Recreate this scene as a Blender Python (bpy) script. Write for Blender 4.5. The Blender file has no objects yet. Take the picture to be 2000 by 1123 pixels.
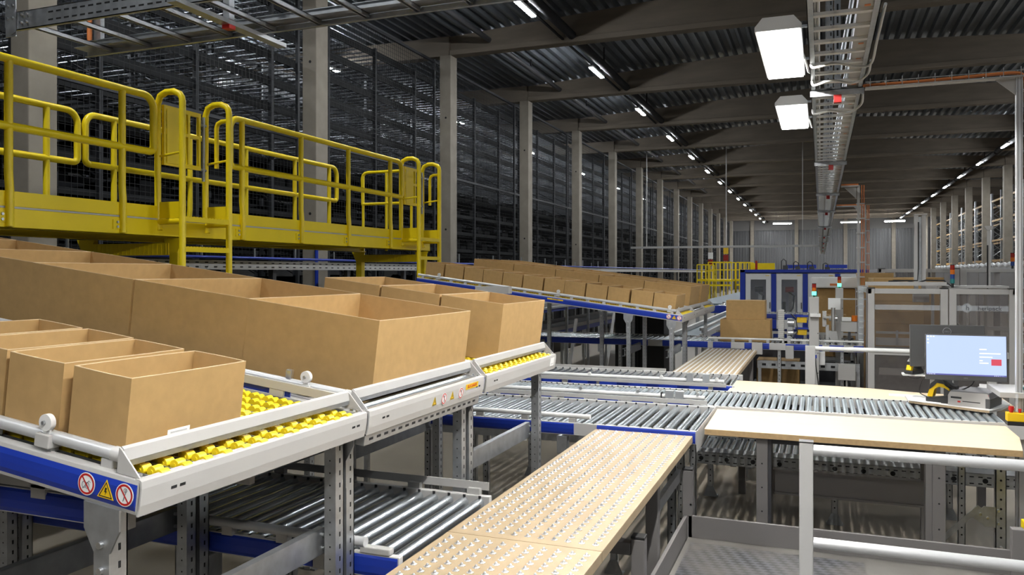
import bpy, math, random
from math import sin, cos, pi, atan, atan2, sqrt, radians
from mathutils import Vector
random.seed(7)
S = bpy.context.scene
COL = S.collection
# ------------------------------------------------------------------ camera, world, exposure
CAMZ = 1.95
cam = bpy.data.objects.new('camera', bpy.data.cameras.new('camera')); COL.objects.link(cam)
cam.location = (0, 0, CAMZ)
cam.rotation_euler = (pi / 2, 0, atan(603 / 1556))
cam.data.lens = 28.01; cam.data.sensor_width = 36; cam.data.shift_y = -28.5 / 2000
cam.data.clip_start = 0.05; cam.data.clip_end = 300
S.camera = cam
W = bpy.data.worlds.new('world'); S.world = W; W.use_nodes = True
W.node_tree.nodes['Background'].inputs[0].default_value = (0.86, 0.92, 1.0, 1)
W.node_tree.nodes['Background'].inputs[1].default_value = 0.10
S.view_settings.view_transform = 'Standard'; S.view_settings.look = 'None'
S.view_settings.exposure = 0.32; S.view_settings.gamma = 1; S.view_settings.use_curve_mapping = False
cy = S.cycles
cy.use_denoising = True; cy.max_bounces = 6; cy.diffuse_bounces = 4; cy.glossy_bounces = 3
cy.transmission_bounces = 4; cy.transparent_max_bounces = 8; cy.sample_clamp_indirect = 6
cy.caustics_reflective = False; cy.caustics_refractive = False
FLOOD = 82.0      # strength of the flood lamps on the cable tray
LED = 320.0        # strength of the hall's LED battens
AISLE = 340.0      # strength of the LED battens in the rack aisles

# ------------------------------------------------------------------ materials
MATS = {}
def mat(name, rgb, rough=0.5, metal=0.0, noise=0.0, scale=8.0, bump=0.0, spec=0.5, emit=None, es=0.0, alpha=1.0, stretch=(1, 1, 1), rvar=0.0, detail=4.0):
    m = bpy.data.materials.new(name); m.use_nodes = True
    nt = m.node_tree; b = nt.nodes['Principled BSDF']
    b.inputs['Base Color'].default_value = (*rgb, 1); b.inputs['Roughness'].default_value = rough
    b.inputs['Metallic'].default_value = metal; b.inputs['Specular IOR Level'].default_value = spec
    b.inputs['Alpha'].default_value = alpha
    if emit: b.inputs['Emission Color'].default_value = (*emit, 1); b.inputs['Emission Strength'].default_value = es
    if noise or bump or rvar:
        tc = nt.nodes.new('ShaderNodeTexCoord'); mp = nt.nodes.new('ShaderNodeMapping'); mp.inputs['Scale'].default_value = stretch
        n = nt.nodes.new('ShaderNodeTexNoise'); n.inputs['Scale'].default_value = scale; n.inputs['Detail'].default_value = detail
        nt.links.new(tc.outputs['Object'], mp.inputs[0]); nt.links.new(mp.outputs[0], n.inputs['Vector'])
        if noise:
            r = nt.nodes.new('ShaderNodeValToRGB')
            r.color_ramp.elements[0].position = 0.25; r.color_ramp.elements[1].position = 0.75
            r.color_ramp.elements[0].color = (*[c * (1 - noise) for c in rgb], 1)
            r.color_ramp.elements[1].color = (*[min(1, c * (1 + noise)) for c in rgb], 1)
            nt.links.new(n.outputs[0], r.inputs[0]); nt.links.new(r.outputs[0], b.inputs['Base Color'])
        if rvar:
            q = nt.nodes.new('ShaderNodeMapRange'); q.inputs[3].default_value = max(0.03, rough - rvar); q.inputs[4].default_value = min(1, rough + rvar)
            nt.links.new(n.outputs[0], q.inputs[0]); nt.links.new(q.outputs[0], b.inputs['Roughness'])
        if bump:
            bp = nt.nodes.new('ShaderNodeBump'); bp.inputs['Strength'].default_value = bump; bp.inputs['Distance'].default_value = 0.01
            nt.links.new(n.outputs[0], bp.inputs['Height']); nt.links.new(bp.outputs[0], b.inputs['Normal'])
    MATS[name] = m
    return m
mat('card', (0.445, 0.285, 0.122), 0.75, noise=0.07, scale=26, bump=0.03, spec=0.2)
mat('card_edge', (0.62, 0.46, 0.27), 0.8, noise=0.1, scale=60)
mat('blue', (0.012, 0.040, 0.36), 0.34, spec=0.45)
mat('blue_dark', (0.015, 0.035, 0.20), 0.4)
mat('grey', (0.55, 0.545, 0.535), 0.42, noise=0.03, scale=5)
mat('light_grey', (0.485, 0.478, 0.465), 0.4, noise=0.03, scale=5)
mat('white', (0.78, 0.78, 0.77), 0.4)
mat('tube', (0.60, 0.61, 0.62), 0.35, metal=0.25)
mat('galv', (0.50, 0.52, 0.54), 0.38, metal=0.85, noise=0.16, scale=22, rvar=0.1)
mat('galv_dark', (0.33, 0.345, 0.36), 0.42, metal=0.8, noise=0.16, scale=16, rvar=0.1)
mat('roller_worn', (0.58, 0.645, 0.685), 0.34, metal=0.8, noise=0.2, scale=20, stretch=(1, 0.12, 1))
mat('roller', (0.66, 0.71, 0.75), 0.27, metal=0.95)
mat('chrome', (0.84, 0.85, 0.86), 0.28, metal=1.0)
mat('ball_steel', (0.86, 0.86, 0.87), 0.3, metal=0.7)
mat('yellow', (0.90, 0.69, 0.008), 0.38, noise=0.04, scale=4, spec=0.4)
mat('wheel', (0.93, 0.70, 0.02), 0.38)
mat('mdf', (0.46, 0.355, 0.228), 0.52, noise=0.06, scale=14, spec=0.3)
mat('mdf_edge', (0.50, 0.34, 0.17), 0.6, noise=0.12, scale=40)
mat('laminate', (0.74, 0.605, 0.43), 0.42, noise=0.035, scale=9, stretch=(0.3, 2.5, 1))
mat('black', (0.015, 0.015, 0.016), 0.45)
mat('matte_dark', (0.03, 0.03, 0.033), 0.85, spec=0.15)
mat('dark', (0.045, 0.045, 0.05), 0.5)
mat('hole', (0.008, 0.008, 0.009), 0.8)
mat('taupe', (0.18, 0.17, 0.167), 0.45, noise=0.03, scale=6)
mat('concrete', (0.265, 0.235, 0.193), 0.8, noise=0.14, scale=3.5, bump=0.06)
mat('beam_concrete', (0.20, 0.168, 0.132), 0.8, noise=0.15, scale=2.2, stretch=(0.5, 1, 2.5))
mat('floor_concrete', (0.225, 0.195, 0.155), 0.55, noise=0.16, scale=1.6, rvar=0.12)
mat('deck', (0.19, 0.21, 0.235), 0.38, metal=0.7, noise=0.1, scale=3)
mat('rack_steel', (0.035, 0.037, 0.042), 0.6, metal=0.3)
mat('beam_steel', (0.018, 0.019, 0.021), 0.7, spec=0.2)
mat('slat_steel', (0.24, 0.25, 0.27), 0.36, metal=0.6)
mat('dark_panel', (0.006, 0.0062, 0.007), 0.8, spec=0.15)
mat('wire', (0.018, 0.019, 0.021), 0.6)
mat('clad', (0.125, 0.126, 0.128), 0.45, metal=0.5, noise=0.22, scale=1.3, stretch=(2.5, 1, 0.15))
mat('clad_dark', (0.15, 0.145, 0.14), 0.6)
mat('red', (0.50, 0.015, 0.012), 0.4)
mat('red_lens', (0.30, 0.012, 0.006), 0.3)
mat('amber', (0.65, 0.16, 0.01), 0.3)
mat('green_lit', (0.02, 0.5, 0.2), 0.3, emit=(0.05, 1.0, 0.5), es=6)
mat('blue_lens', (0.02, 0.06, 0.25), 0.3)
mat('sign_yellow', (0.85, 0.55, 0.01), 0.45)
mat('paper', (0.85, 0.85, 0.84), 0.6)
mat('orange', (0.62, 0.19, 0.05), 0.5)
mat('rubber', (0.022, 0.024, 0.028), 0.55, noise=0.3, scale=30)
mat('orange_beam', (0.30, 0.17, 0.04), 0.5)
mat('film', (0.80, 0.82, 0.85), 0.3, alpha=0.55, noise=0.1, scale=3)
mat('film_top', (0.90, 0.92, 0.95), 0.35)
mat('belt', (0.17, 0.215, 0.245), 0.6)
mat('screen', (0.02, 0.02, 0.03), 0.2, emit=(0.50, 0.62, 0.95), es=0.95)
mat('screen_white', (0.1, 0.1, 0.1), 0.3, emit=(0.9, 0.95, 1.0), es=1.0)
mat('screen_red', (0.1, 0.01, 0.01), 0.3, emit=(0.75, 0.09, 0.14), es=0.7)
mat('screen_bar', (0.01, 0.01, 0.03), 0.3, emit=(0.14, 0.14, 0.42), es=0.8)
mat('plastic_dark', (0.075, 0.075, 0.076), 0.4)
mat('printer_grey', (0.24, 0.24, 0.255), 0.35)
mat('printer_light', (0.55, 0.53, 0.51), 0.4)
mat('cable_white', (0.70, 0.70, 0.68), 0.5)
mat('teal', (0.02, 0.22, 0.22), 0.5)
mat('inkgrey', (0.16, 0.16, 0.18), 0.5)
mat('lamp_face', (0.9, 0.9, 0.9), 0.4, emit=(1.0, 0.985, 0.95), es=FLOOD * 0.12)
mat('lamp_strip', (0.9, 0.9, 0.9), 0.4, emit=(1.0, 0.985, 0.95), es=FLOOD * 5.0)
mat('led_face', (0.9, 0.9, 0.9), 0.4, emit=(0.95, 0.98, 1.0), es=LED)
mat('aisle_face', (0.9, 0.9, 0.9), 0.4, emit=(0.90, 0.95, 1.0), es=AISLE)
# glass of the machine guards and a clear tube
def glassy(name, rgb, alpha, rough=0.06):
    m = mat(name, rgb, rough, alpha=alpha, spec=0.6); return m
glassy('glass', (0.55, 0.58, 0.60), 0.10)
glassy('glass_smoke', (0.16, 0.135, 0.125), 0.30)
glassy('clear', (0.75, 0.80, 0.85), 0.30)
# chequer mat: raised lozenges on dark rubber
def mat_chequer():
    m = mat('mat_chequer', (0.05, 0.052, 0.058), 0.4); nt = m.node_tree; b = nt.nodes['Principled BSDF']
    tc = nt.nodes.new('ShaderNodeTexCoord'); mp = nt.nodes.new('ShaderNodeMapping'); mp.inputs['Rotation'].default_value = (0, 0, 0.55); mp.inputs['Scale'].default_value = (1, 1.9, 1)
    ch = nt.nodes.new('ShaderNodeTexChecker'); ch.inputs['Scale'].default_value = 21
    ch.inputs['Color1'].default_value = (0.085, 0.088, 0.098, 1); ch.inputs['Color2'].default_value = (0.022, 0.023, 0.026, 1)
    ns = nt.nodes.new('ShaderNodeTexNoise'); ns.inputs['Scale'].default_value = 3.5; ns.inputs['Detail'].default_value = 6
    rp = nt.nodes.new('ShaderNodeValToRGB'); rp.color_ramp.elements[0].position = 0.42; rp.color_ramp.elements[1].position = 0.72
    mx = nt.nodes.new('ShaderNodeMixRGB'); mx.inputs['Color2'].default_value = (0.12, 0.11, 0.098, 1)
    nt.links.new(tc.outputs['Object'], mp.inputs[0]); nt.links.new(mp.outputs[0], ch.inputs['Vector']); nt.links.new(tc.outputs['Object'], ns.inputs['Vector'])
    nt.links.new(ns.outputs[0], rp.inputs[0]); nt.links.new(rp.outputs[0], mx.inputs['Fac']); nt.links.new(ch.outputs['Color'], mx.inputs['Color1']); nt.links.new(mx.outputs[0], b.inputs['Base Color'])
    bp = nt.nodes.new('ShaderNodeBump'); bp.inputs['Strength'].default_value = 0.4; bp.inputs['Distance'].default_value = 0.004
    nt.links.new(ch.outputs['Fac'], bp.inputs['Height']); nt.links.new(bp.outputs[0], b.inputs['Normal'])
mat_chequer()
mat('step_plate', (0.135, 0.127, 0.115), 0.55, noise=0.32, scale=2.6, detail=8)
M = MATS

# ------------------------------------------------------------------ mesh helpers
class MB:
    def __init__(self, off=(0, 0, 0)):
        self.v = []; self.f = []; self.s = []; self.o = Vector(off)
    def add(self, vs, fs, smooth=False):
        n = len(self.v); self.v += [Vector(p) - self.o for p in vs]
        for f in fs: self.f.append([n + i for i in f]); self.s.append(smooth)
        return self
    def box(self, x0, x1, y0, y1, z0, z1):
        if x0 > x1: x0, x1 = x1, x0
        if y0 > y1: y0, y1 = y1, y0
        if z0 > z1: z0, z1 = z1, z0
        vs = [(x0, y0, z0), (x1, y0, z0), (x1, y1, z0), (x0, y1, z0), (x0, y0, z1), (x1, y0, z1), (x1, y1, z1), (x0, y1, z1)]
        return self.add(vs, [(0, 3, 2, 1), (4, 5, 6, 7), (0, 1, 5, 4), (1, 2, 6, 5), (2, 3, 7, 6), (3, 0, 4, 7)])
    def prism(self, poly, axis, a, b, smooth=False):
        # poly: 2D points; axis 'x': (y,z), 'y': (x,z), 'z': (x,y)
        def P(p, t): return (t, p[0], p[1]) if axis == 'x' else (p[0], t, p[1]) if axis == 'y' else (p[0], p[1], t)
        n = len(poly); vs = [P(p, a) for p in poly] + [P(p, b) for p in poly]
        area = sum(poly[i][0] * poly[(i + 1) % n][1] - poly[(i + 1) % n][0] * poly[i][1] for i in range(n))
        flip = (area > 0) ^ (b > a) ^ (axis == 'y')
        base = len(self.f)
        self.add(vs, [[i, (i + 1) % n, n + (i + 1) % n, n + i] for i in range(n)], smooth)
        self.add(vs, [list(range(n))[::-1], list(range(n, 2 * n))])
        if flip:
            for k in range(base, len(self.f)): self.f[k] = self.f[k][::-1]
        return self
    def cyl(self, p0, p1, r, n=12, caps=True, r2=None, smooth=True):
        p0 = Vector(p0); p1 = Vector(p1); d = (p1 - p0); d.normalize()
        u = d.cross(Vector((0, 0, 1))) if abs(d.z) < 0.9 else d.cross(Vector((1, 0, 0))); u.normalize(); w = d.cross(u)
        r2 = r if r2 is None else r2
        vs = [p0 + (u * cos(2 * pi * i / n) + w * sin(2 * pi * i / n)) * r for i in range(n)] + [p1 + (u * cos(2 * pi * i / n) + w * sin(2 * pi * i / n)) * r2 for i in range(n)]
        self.add(vs, [(i, (i + 1) % n, n + (i + 1) % n, n + i) for i in range(n)], smooth)
        if caps: self.add(vs, [list(range(n))[::-1], list(range(n, 2 * n))])
        return self
    def tube(self, pts, r, n=10, closed=False):
        pts = [Vector(p) for p in pts]; m = len(pts); vs = []; fs = []
        prev = None
        for k, p in enumerate(pts):
            if closed: d = (pts[(k + 1) % m] - pts[k - 1])
            else: d = pts[min(k + 1, m - 1)] - pts[max(k - 1, 0)]
            d.normalize()
            if prev is None:
                u = d.cross(Vector((0, 0, 1))) if abs(d.z) < 0.9 else d.cross(Vector((1, 0, 0)))
            else: u = prev - d * prev.dot(d)
            u.normalize(); prev = u; w = d.cross(u)
            vs += [p + (u * cos(2 * pi * i / n) + w * sin(2 * pi * i / n)) * r for i in range(n)]
        for k in range(m if closed else m - 1):
            a = k * n; b = ((k + 1) % m) * n
            fs += [(a + i, a + (i + 1) % n, b + (i + 1) % n, b + i) for i in range(n)]
        self.add(vs, fs, True)
        if not closed: self.add(vs, [list(range(n))[::-1], list(range((m - 1) * n, m * n))])
        return self
    def lathe(self, prof, c, n=14):
        vs = []; fs = []
        for r, z in prof: vs += [(c[0] + r * cos(2 * pi * i / n), c[1] + r * sin(2 * pi * i / n), c[2] + z) for i in range(n)]
        for k in range(len(prof) - 1): fs += [(k * n + i, k * n + (i + 1) % n, (k + 1) * n + (i + 1) % n, (k + 1) * n + i) for i in range(n)]
        self.add(vs, fs, True); self.add(vs, [list(range((len(prof) - 1) * n, len(prof) * n))])
        return self
    def build(self, name, m, parent=None, bevel=0.0, loc=None, rot=None, seg=2):
        me = bpy.data.meshes.new(name); me.from_pydata([tuple(p) for p in self.v], [], self.f)
        me.polygons.foreach_set('use_smooth', self.s); me.update()
        me.materials.append(M[m] if isinstance(m, str) else m)
        o = bpy.data.objects.new(name, me); COL.objects.link(o)
        if parent is not None: o.parent = parent
        if loc: o.location = loc
        if rot: o.rotation_euler = rot
        if bevel:
            b = o.modifiers.new('edge', 'BEVEL'); b.width = bevel; b.segments = seg; b.limit_method = 'ANGLE'; b.angle_limit = 0.7
        return o
def tag(o, label, cat, group=None, kind=None):
    o['label'] = label; o['category'] = cat
    if group: o['group'] = group
    if kind: o['kind'] = kind
    return o
def T(name, label, cat, loc=(0, 0, 0), rot=(0, 0, 0), group=None, kind=None):
    o = bpy.data.objects.new(name, None); COL.objects.link(o); o.location = loc; o.rotation_euler = rot
    o.empty_display_size = 0.05
    return tag(o, label, cat, group, kind)
def kids(o): return [c for c in ALLK.get(o.name, [])]
ALLK = {}
def index_children():
    ALLK.clear()
    for c in S.objects:
        if c.parent is not None: ALLK.setdefault(c.parent.name, []).append(c)
def dup(o, loc, label, parent=None):
    def rec(src, par):
        c = src.copy(); COL.objects.link(c); c.parent = par
        for ch in ALLK.get(src.name, []): rec(ch, c)
        return c
    c = rec(o, parent); c.location = loc; c['label'] = label
    return c
def inst(o, loc, parent):
    c = o.copy(); COL.objects.link(c); c.parent = parent; c.location = loc
    return c
ORD = 'first second third fourth fifth sixth seventh eighth ninth tenth eleventh twelfth thirteenth fourteenth fifteenth sixteenth seventeenth eighteenth nineteenth twentieth'.split()
def arc(c, r, a0, a1, n, ax='yz', k=0.0):
    out = []
    for i in range(n + 1):
        t = a0 + (a1 - a0) * i / n; p, q = c[0] + r * cos(t), c[1] + r * sin(t)
        out.append((k, p, q) if ax == 'yz' else (p, k, q) if ax == 'xz' else (p, q, k))
    return out
def text_mesh(name, s, size, m, parent, loc, rot, extrude=0.0004, sx=1.0):
    c = bpy.data.curves.new(name, 'FONT'); c.body = s; c.size = size; c.extrude = extrude; c.align_x = 'CENTER'; c.align_y = 'CENTER'; c.resolution_u = 3
    t = bpy.data.objects.new(name + '_src', c); COL.objects.link(t)
    dg = bpy.context.evaluated_depsgraph_get(); me = bpy.data.meshes.new_from_object(t.evaluated_get(dg))
    bpy.data.objects.remove(t); bpy.data.curves.remove(c)
    me.materials.clear(); me.materials.append(M[m]); me.name = name
    o = bpy.data.objects.new(name, me); COL.objects.link(o); o.parent = parent; o.location = loc; o.rotation_euler = rot; o.scale = (sx, 1, 1)
    return o
# ------------------------------------------------------------------ the hall
BACK = 97.5
def struct(o, label, cat): return tag(o, label, cat, kind='structure')
struct(MB().box(-26, 26, -16, BACK, -0.1, 0).build('floor', 'floor_concrete'), 'polished grey concrete hall floor under the conveyors', 'floor')
def roof_z(x): return 8.72 - 0.056 * abs(x) if abs(x) < 9.1 else 8.21
mb = MB(); vs = []; x = -26.0; per = 0.28
while x < 26:
    for dx, dz in ((0, 0), (0.07, 0), (0.11, 0.1), (0.24, 0.1)): vs.append((x + dx, roof_z(x + dx) + dz))
    x += per
n = len(vs)
mb.add([(p[0], -16, p[1]) for p in vs] + [(p[0], BACK + 0.3, p[1]) for p in vs], [(i, i + 1, n + i + 1, n + i) for i in range(n - 1)])
struct(mb.build('ceiling', 'deck'), 'dark ribbed steel roof deck above the concrete beams', 'ceiling')
def wall_ribs(x0, x1, y, z0, z1, per=0.3):
    mb = MB(); vs = []; x = x0
    while x < x1:
        for dx, dy in ((0, 0), (0.12, 0), (0.16, 0.05), (0.26, 0.05)): vs.append((x + dx, y + dy))
        x += per
    n = len(vs)
    mb.add([(p[0], p[1], z0) for p in vs] + [(p[0], p[1], z1) for p in vs], [(i, i + 1, n + i + 1, n + i) for i in range(n - 1)])
    return mb
struct(wall_ribs(-26, 26, BACK, 0, 6.9).build('wall_back', 'clad'), 'silver ribbed metal cladding of the far end wall', 'wall')
struct(MB().box(-26, 26, BACK - 0.1, BACK + 0.2, 6.9, 9).build('trim_1', 'clad_dark'), 'dark band along the top of the far end wall', 'trim')
for k, x in enumerate((-7.5, -2.6, 2.6, 7.5)):
    struct(MB().box(x - 0.2, x + 0.2, BACK - 0.35, BACK - 0.02, 0, 8.2).build('trim_%d' % (k + 2), 'concrete'), '%s pale post standing against the far end wall' % ORD[k], 'post')
struct(MB().box(-26.2, -26, -16, BACK, 0, 8.4).build('wall_left', 'clad_dark'), 'dark side wall behind the storage racks on the left', 'wall')
struct(MB().box(26, 26.2, -16, BACK, 0, 8.4).build('wall_right', 'clad'), 'side wall behind the racks on the right of the hall', 'wall')
# columns and beams
for k in range(15):
    y = 7 + 6 * k
    mb = MB().box(-9.42, -9.1, y, y + 0.4, 0, 7.7)
    c = mb.build('concrete_column', 'concrete', bevel=0.015)
    struct(c, '%s square concrete column from the camera in the left row' % ORD[k], 'column')
    if k < 5:
        for zz in ((3.1, 6.05) if k else (2.9,)): MB().cyl((-9.24, y - 0.006, zz), (-9.24, y + 0.01, zz), 0.028, 10).build('dowel_hole', 'hole', c)
for k in range(8):
    y = 49 + 6 * k
    c = MB().box(9.1, 9.5, y, y + 0.4, 0, 7.7).build('concrete_column', 'concrete', bevel=0.015)
    struct(c, '%s square concrete column of the far row on the right' % ORD[k], 'column')
for k in range(15):
    y = 7.2 + 6 * k
    T0 = T('roof_beam', '%s pale concrete roof beam spanning the hall, counted from the camera' % ORD[k], 'beam', (0, y, 7.7), kind='structure')
    web = MB()
    for (a, b) in ((-9.15, 0), (0, 9.15)):
        web.prism([(a, 0.12), (b, 0.12), (b, roof_z(b) - 7.7), (a, roof_z(a) - 7.7)], 'y', -0.09, 0.09)
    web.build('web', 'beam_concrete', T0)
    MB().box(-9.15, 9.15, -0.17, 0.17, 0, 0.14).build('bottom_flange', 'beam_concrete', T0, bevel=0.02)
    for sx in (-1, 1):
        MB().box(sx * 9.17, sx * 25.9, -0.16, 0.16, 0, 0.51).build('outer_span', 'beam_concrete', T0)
# LED battens of the hall
def batten(name, label, loc, face, trunk, w=0.10, l=0.62, group=None):
    t = T(name, label, 'ceiling light', loc, group=group)
    MB().box(-w / 2 - 0.01, w / 2 + 0.01, -l - 0.02, l + 0.02, 0.005, 0.06).build('housing', 'white', t)
    MB().box(-w / 2, w / 2, -l, l, -0.02, 0.005).build('diffuser', face, t)
    if trunk:
        MB().cyl((0.22, -2.85, 0.17), (0.22, 2.85, 0.17), 0.11, 12).build('trunk_pipe', 'matte_dark', t)
        MB().box(-0.025, 0.025, -2.8, 2.8, 0.06, 0.10).build('mounting_rail', 'matte_dark', t)
        MB().box(0.0, 0.22, -0.03, 0.03, 0.10, 0.2).build('hanger', 'dark', t)
        MB().box(0.2, 0.24, -0.02, 0.02, 0.27, 0.75).build('hanger', 'dark', t)
    return t
for k in range(-3, 14):
    nm = ORD[k + 3]
    batten('led_batten', '%s lit ceiling light of the long row over the left of the hall' % nm, (-6.0, 16.2 + 6 * k, 7.7), 'led_face', True, group='left row of ceiling lights')
for k in range(-3, 14):
    nm = ORD[k + 3]
    batten('led_batten', '%s lit ceiling light of the long row over the right of the hall' % nm, (7.5, 16.2 + 6 * k, 7.5), 'led_face', True, group='right row of ceiling lights')
# dark sprinkler pipe stubs under the deck, one per bay
for k in range(8):
    y = 16.2 + 6 * k
    t = tag(MB().cyl((-8.0, y - 2.8, 7.98), (-8.0, y + 2.8, 7.98), 0.07, 10).build('sprinkler_pipe', 'dark'), 'dark pipe under the roof deck in the %s bay beside the left columns' % ORD[k], 'pipe', 'roof pipes')
    MB().box(-8.02, -7.98, y - 0.02, y + 0.02, 8.05, 8.27).build('hanger', 'dark', t)
# far cable tray crossing the hall
t = T('crossing_cable_tray', 'thin grey cable tray crossing the far hall at half height', 'cable tray', (-4, 40, 3.22))
MB((-4, 40, 3.22)).box(-9.0, -0.1, 39.9, 40.1, 3.18, 3.28).build('tray', 'light_grey', t)
for x in (-8.2, -4.3, -0.8): MB((-4, 40, 3.22)).box(x - 0.02, x + 0.02, 39.98, 40.02, 3.28, roof_z(x) + 0.0).build('drop_rod', 'light_grey', t)
# bright linear lights near the far wall
for k, (x, y) in enumerate(((-3.6, 84.3), (2.7, 84.3), (6.6, 84.3))):
    t = T('wide_lamp', '%s wide lit lamp from the left hanging before the far end wall' % ORD[k], 'ceiling light', (x, y, 6.9))
    MB().box(-0.9, 0.9, -0.2, 0.2, 0, 0.12).build('housing', 'white', t); MB().box(-0.85, 0.85, -0.18, 0.18, -0.05, 0).build('diffuser', 'led_face', t)
    for sx in (-0.6, 0.6): MB().box(sx - 0.01, sx + 0.01, -0.01, 0.01, 0.12, roof_z(x) - 6.88).build('hanger', 'dark', t)

# ------------------------------------------------------------------ left storage racks
def rack_bay(label):
    t = T('storage_rack', label, 'storage rack', (0, 0, 0), group='dark steel racks on the left')
    D = 1.5; L = 6.0
    for x in (0, -D):
        for y in (0.05, 2.0, 4.0):
            MB().box(x - 0.04, x + 0.04, y - 0.035, y + 0.035, 0, 7.45).build('upright', 'rack_steel', t)
    for y in (0.05, 2.0, 4.0):
        mb = MB(); z = 0.4
        while z < 7.0:
            mb.cyl((0, y, z), (-D, y, z + 0.75), 0.014, 6); z += 0.75
        mb.build('bracing', 'rack_steel', t)
    z = 0.5; lev = 0
    while z < 7.45:
        MB().box(-0.07, -0.02, 0, L, z, z + (0.10 if z < 4.2 else 0.16)).build('front_beam', 'beam_steel', t)
        MB().box(-D + 0.02, -D + 0.07, 0, L, z, z + 0.10).build('rear_beam', 'rack_steel', t)
        if z < 4.2:
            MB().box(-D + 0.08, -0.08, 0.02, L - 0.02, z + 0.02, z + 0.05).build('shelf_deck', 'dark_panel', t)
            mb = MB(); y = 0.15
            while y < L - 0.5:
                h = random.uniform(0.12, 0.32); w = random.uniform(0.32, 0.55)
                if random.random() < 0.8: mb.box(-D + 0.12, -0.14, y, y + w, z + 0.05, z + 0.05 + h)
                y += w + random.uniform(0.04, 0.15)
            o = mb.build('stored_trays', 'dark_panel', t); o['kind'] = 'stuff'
        else:
            mb = MB(); y = 0.1
            while y < L:
                mb.box(-D + 0.08, -0.08, y, y + 0.09, z + 0.04, z + 0.055); y += 0.30
            mb.build('shelf_slats', 'slat_steel', t)
        z += 0.52; lev += 1
    return t
RX = [(-10.2, 'front row'), (-13.6, 'second row'), (-17.0, 'third row')]
proto = rack_bay('dark steel rack in the front row behind the first left concrete column')
index_children()
proto.location = (-10.2, 1.0, 0)
for j, (rx, rn) in enumerate(RX):
    for k in range(16):
        if j == 0 and k == 0: continue
        lab = ('dark steel rack in the front row, %s bay from the camera' % ORD[k]) if j == 0 else 'dark steel rack in the %s, %s bay from the camera' % (rn, ORD[k])
        dup(proto, (rx, 1.0 + 6 * k, 0), lab)
proto['label'] = 'dark steel rack in the front row, first bay from the camera'
# wire mesh fence before the racks
t0 = T('mesh_fence', '', 'fence', (-9.7, 0, 0), group='mesh fence before the racks')
mb = MB(); y = 0.0
while y < 5.999: mb.box(-0.003, 0.003, y - 0.002, y + 0.002, 2.2, 7.6); y += 0.1
z = 2.2
while z < 7.61: mb.box(-0.003, 0.003, 0, 6, z - 0.002, z + 0.002); z += 0.1
mb.build('wire_mesh', 'wire', t0)
for y in (0.03,): MB().box(-0.03, 0.03, y - 0.03, y + 0.03, 0, 7.7).build('post', 'rack_steel', t0)
MB().box(-0.03, 0.03, 0, 6, 7.6, 7.66).build('top_rail', 'rack_steel', t0); MB().box(-0.02, 0.02, 0, 6, 4.6, 4.66).build('middle_rail', 'rack_steel', t0)
index_children()
for k in range(16):
    lab = 'dark wire mesh fence panel before the racks, %s from the camera' % ORD[k]
    if k == 0: t0.location = (-9.7, 1.2, 0); t0['label'] = lab
    else: dup(t0, (-9.7, 1.2 + 6 * k, 0), lab)
k = 0
for (x, zz, nm) in ((-12.7, 7.62, 'first aisle'), (-16.1, 6.6, 'second aisle, added to light slats,')):  # second aisle row is added to brighten the slats from below
    for i in range(11):
        y = 10.2 + 8.4 * i
        b = batten('aisle_lamp', 'lit lamp in the %s between the left racks, %s from the camera' % (nm, ORD[i]), (x, y, zz), 'aisle_face', False, group='lamps between the left racks')
        for s in (-0.4, 0.4): MB().box(-0.008, 0.008, s - 0.008, s + 0.008, 0.06, 8.24 - zz).build('hanger', 'dark', b)

# inbound conveyor line before the racks
t = T('inbound_conveyor', 'long grey perforated conveyor frame with blue pipe before the left racks', 'conveyor', (-8.0, 30, 0))
O = (-8.0, 30, 0)
mb = MB(O).box(-8.0, -7.96, 2, 60, 2.0, 2.13); mb.build('side_beam', 'grey', t)
mb = MB(O); y = 3.0
while y < 30:
    mb.box(-7.962, -7.957, y, y + 0.06, 2.03, 2.045); mb.box(-7.962, -7.957, y, y + 0.06, 2.09, 2.105); y += 0.18
o = mb.build('slot_rows', 'hole', t); o['kind'] = 'stuff'
MB(O).cyl((-7.95, 2, 2.17), (-7.95, 60, 2.17), 0.022, 8).build('pipe', 'blue', t)
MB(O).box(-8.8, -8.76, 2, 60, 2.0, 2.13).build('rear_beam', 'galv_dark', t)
MB(O).box(-8.76, -8.0, 2, 60, 2.02, 2.06).build('deck', 'dark_panel', t)
y = 4.0
while y < 58:
    MB(O).box(-8.06, -7.98, y - 0.04, y + 0.04, 0, 2.0).build('leg', 'dark', t)
    if y < 30:
        MB(O).box(-7.99, -7.96, y + 0.5, y + 0.52, 2.15, 2.40).build('bracket', 'galv_dark', t)
        MB(O).cyl((-7.96, y + 1.6, 2.15), (-7.96, y + 1.6, 2.32), 0.012, 6).build('bracket', 'galv_dark', t)
    y += 2.1
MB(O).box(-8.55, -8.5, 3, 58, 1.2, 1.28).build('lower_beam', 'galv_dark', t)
tag(MB().cyl((-9.02, 12.9, 0), (-9.02, 12.9, 2.55), 0.035, 10).build('air_pipe', 'blue'), 'blue vertical pipe on the second left concrete column', 'pipe')
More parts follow.
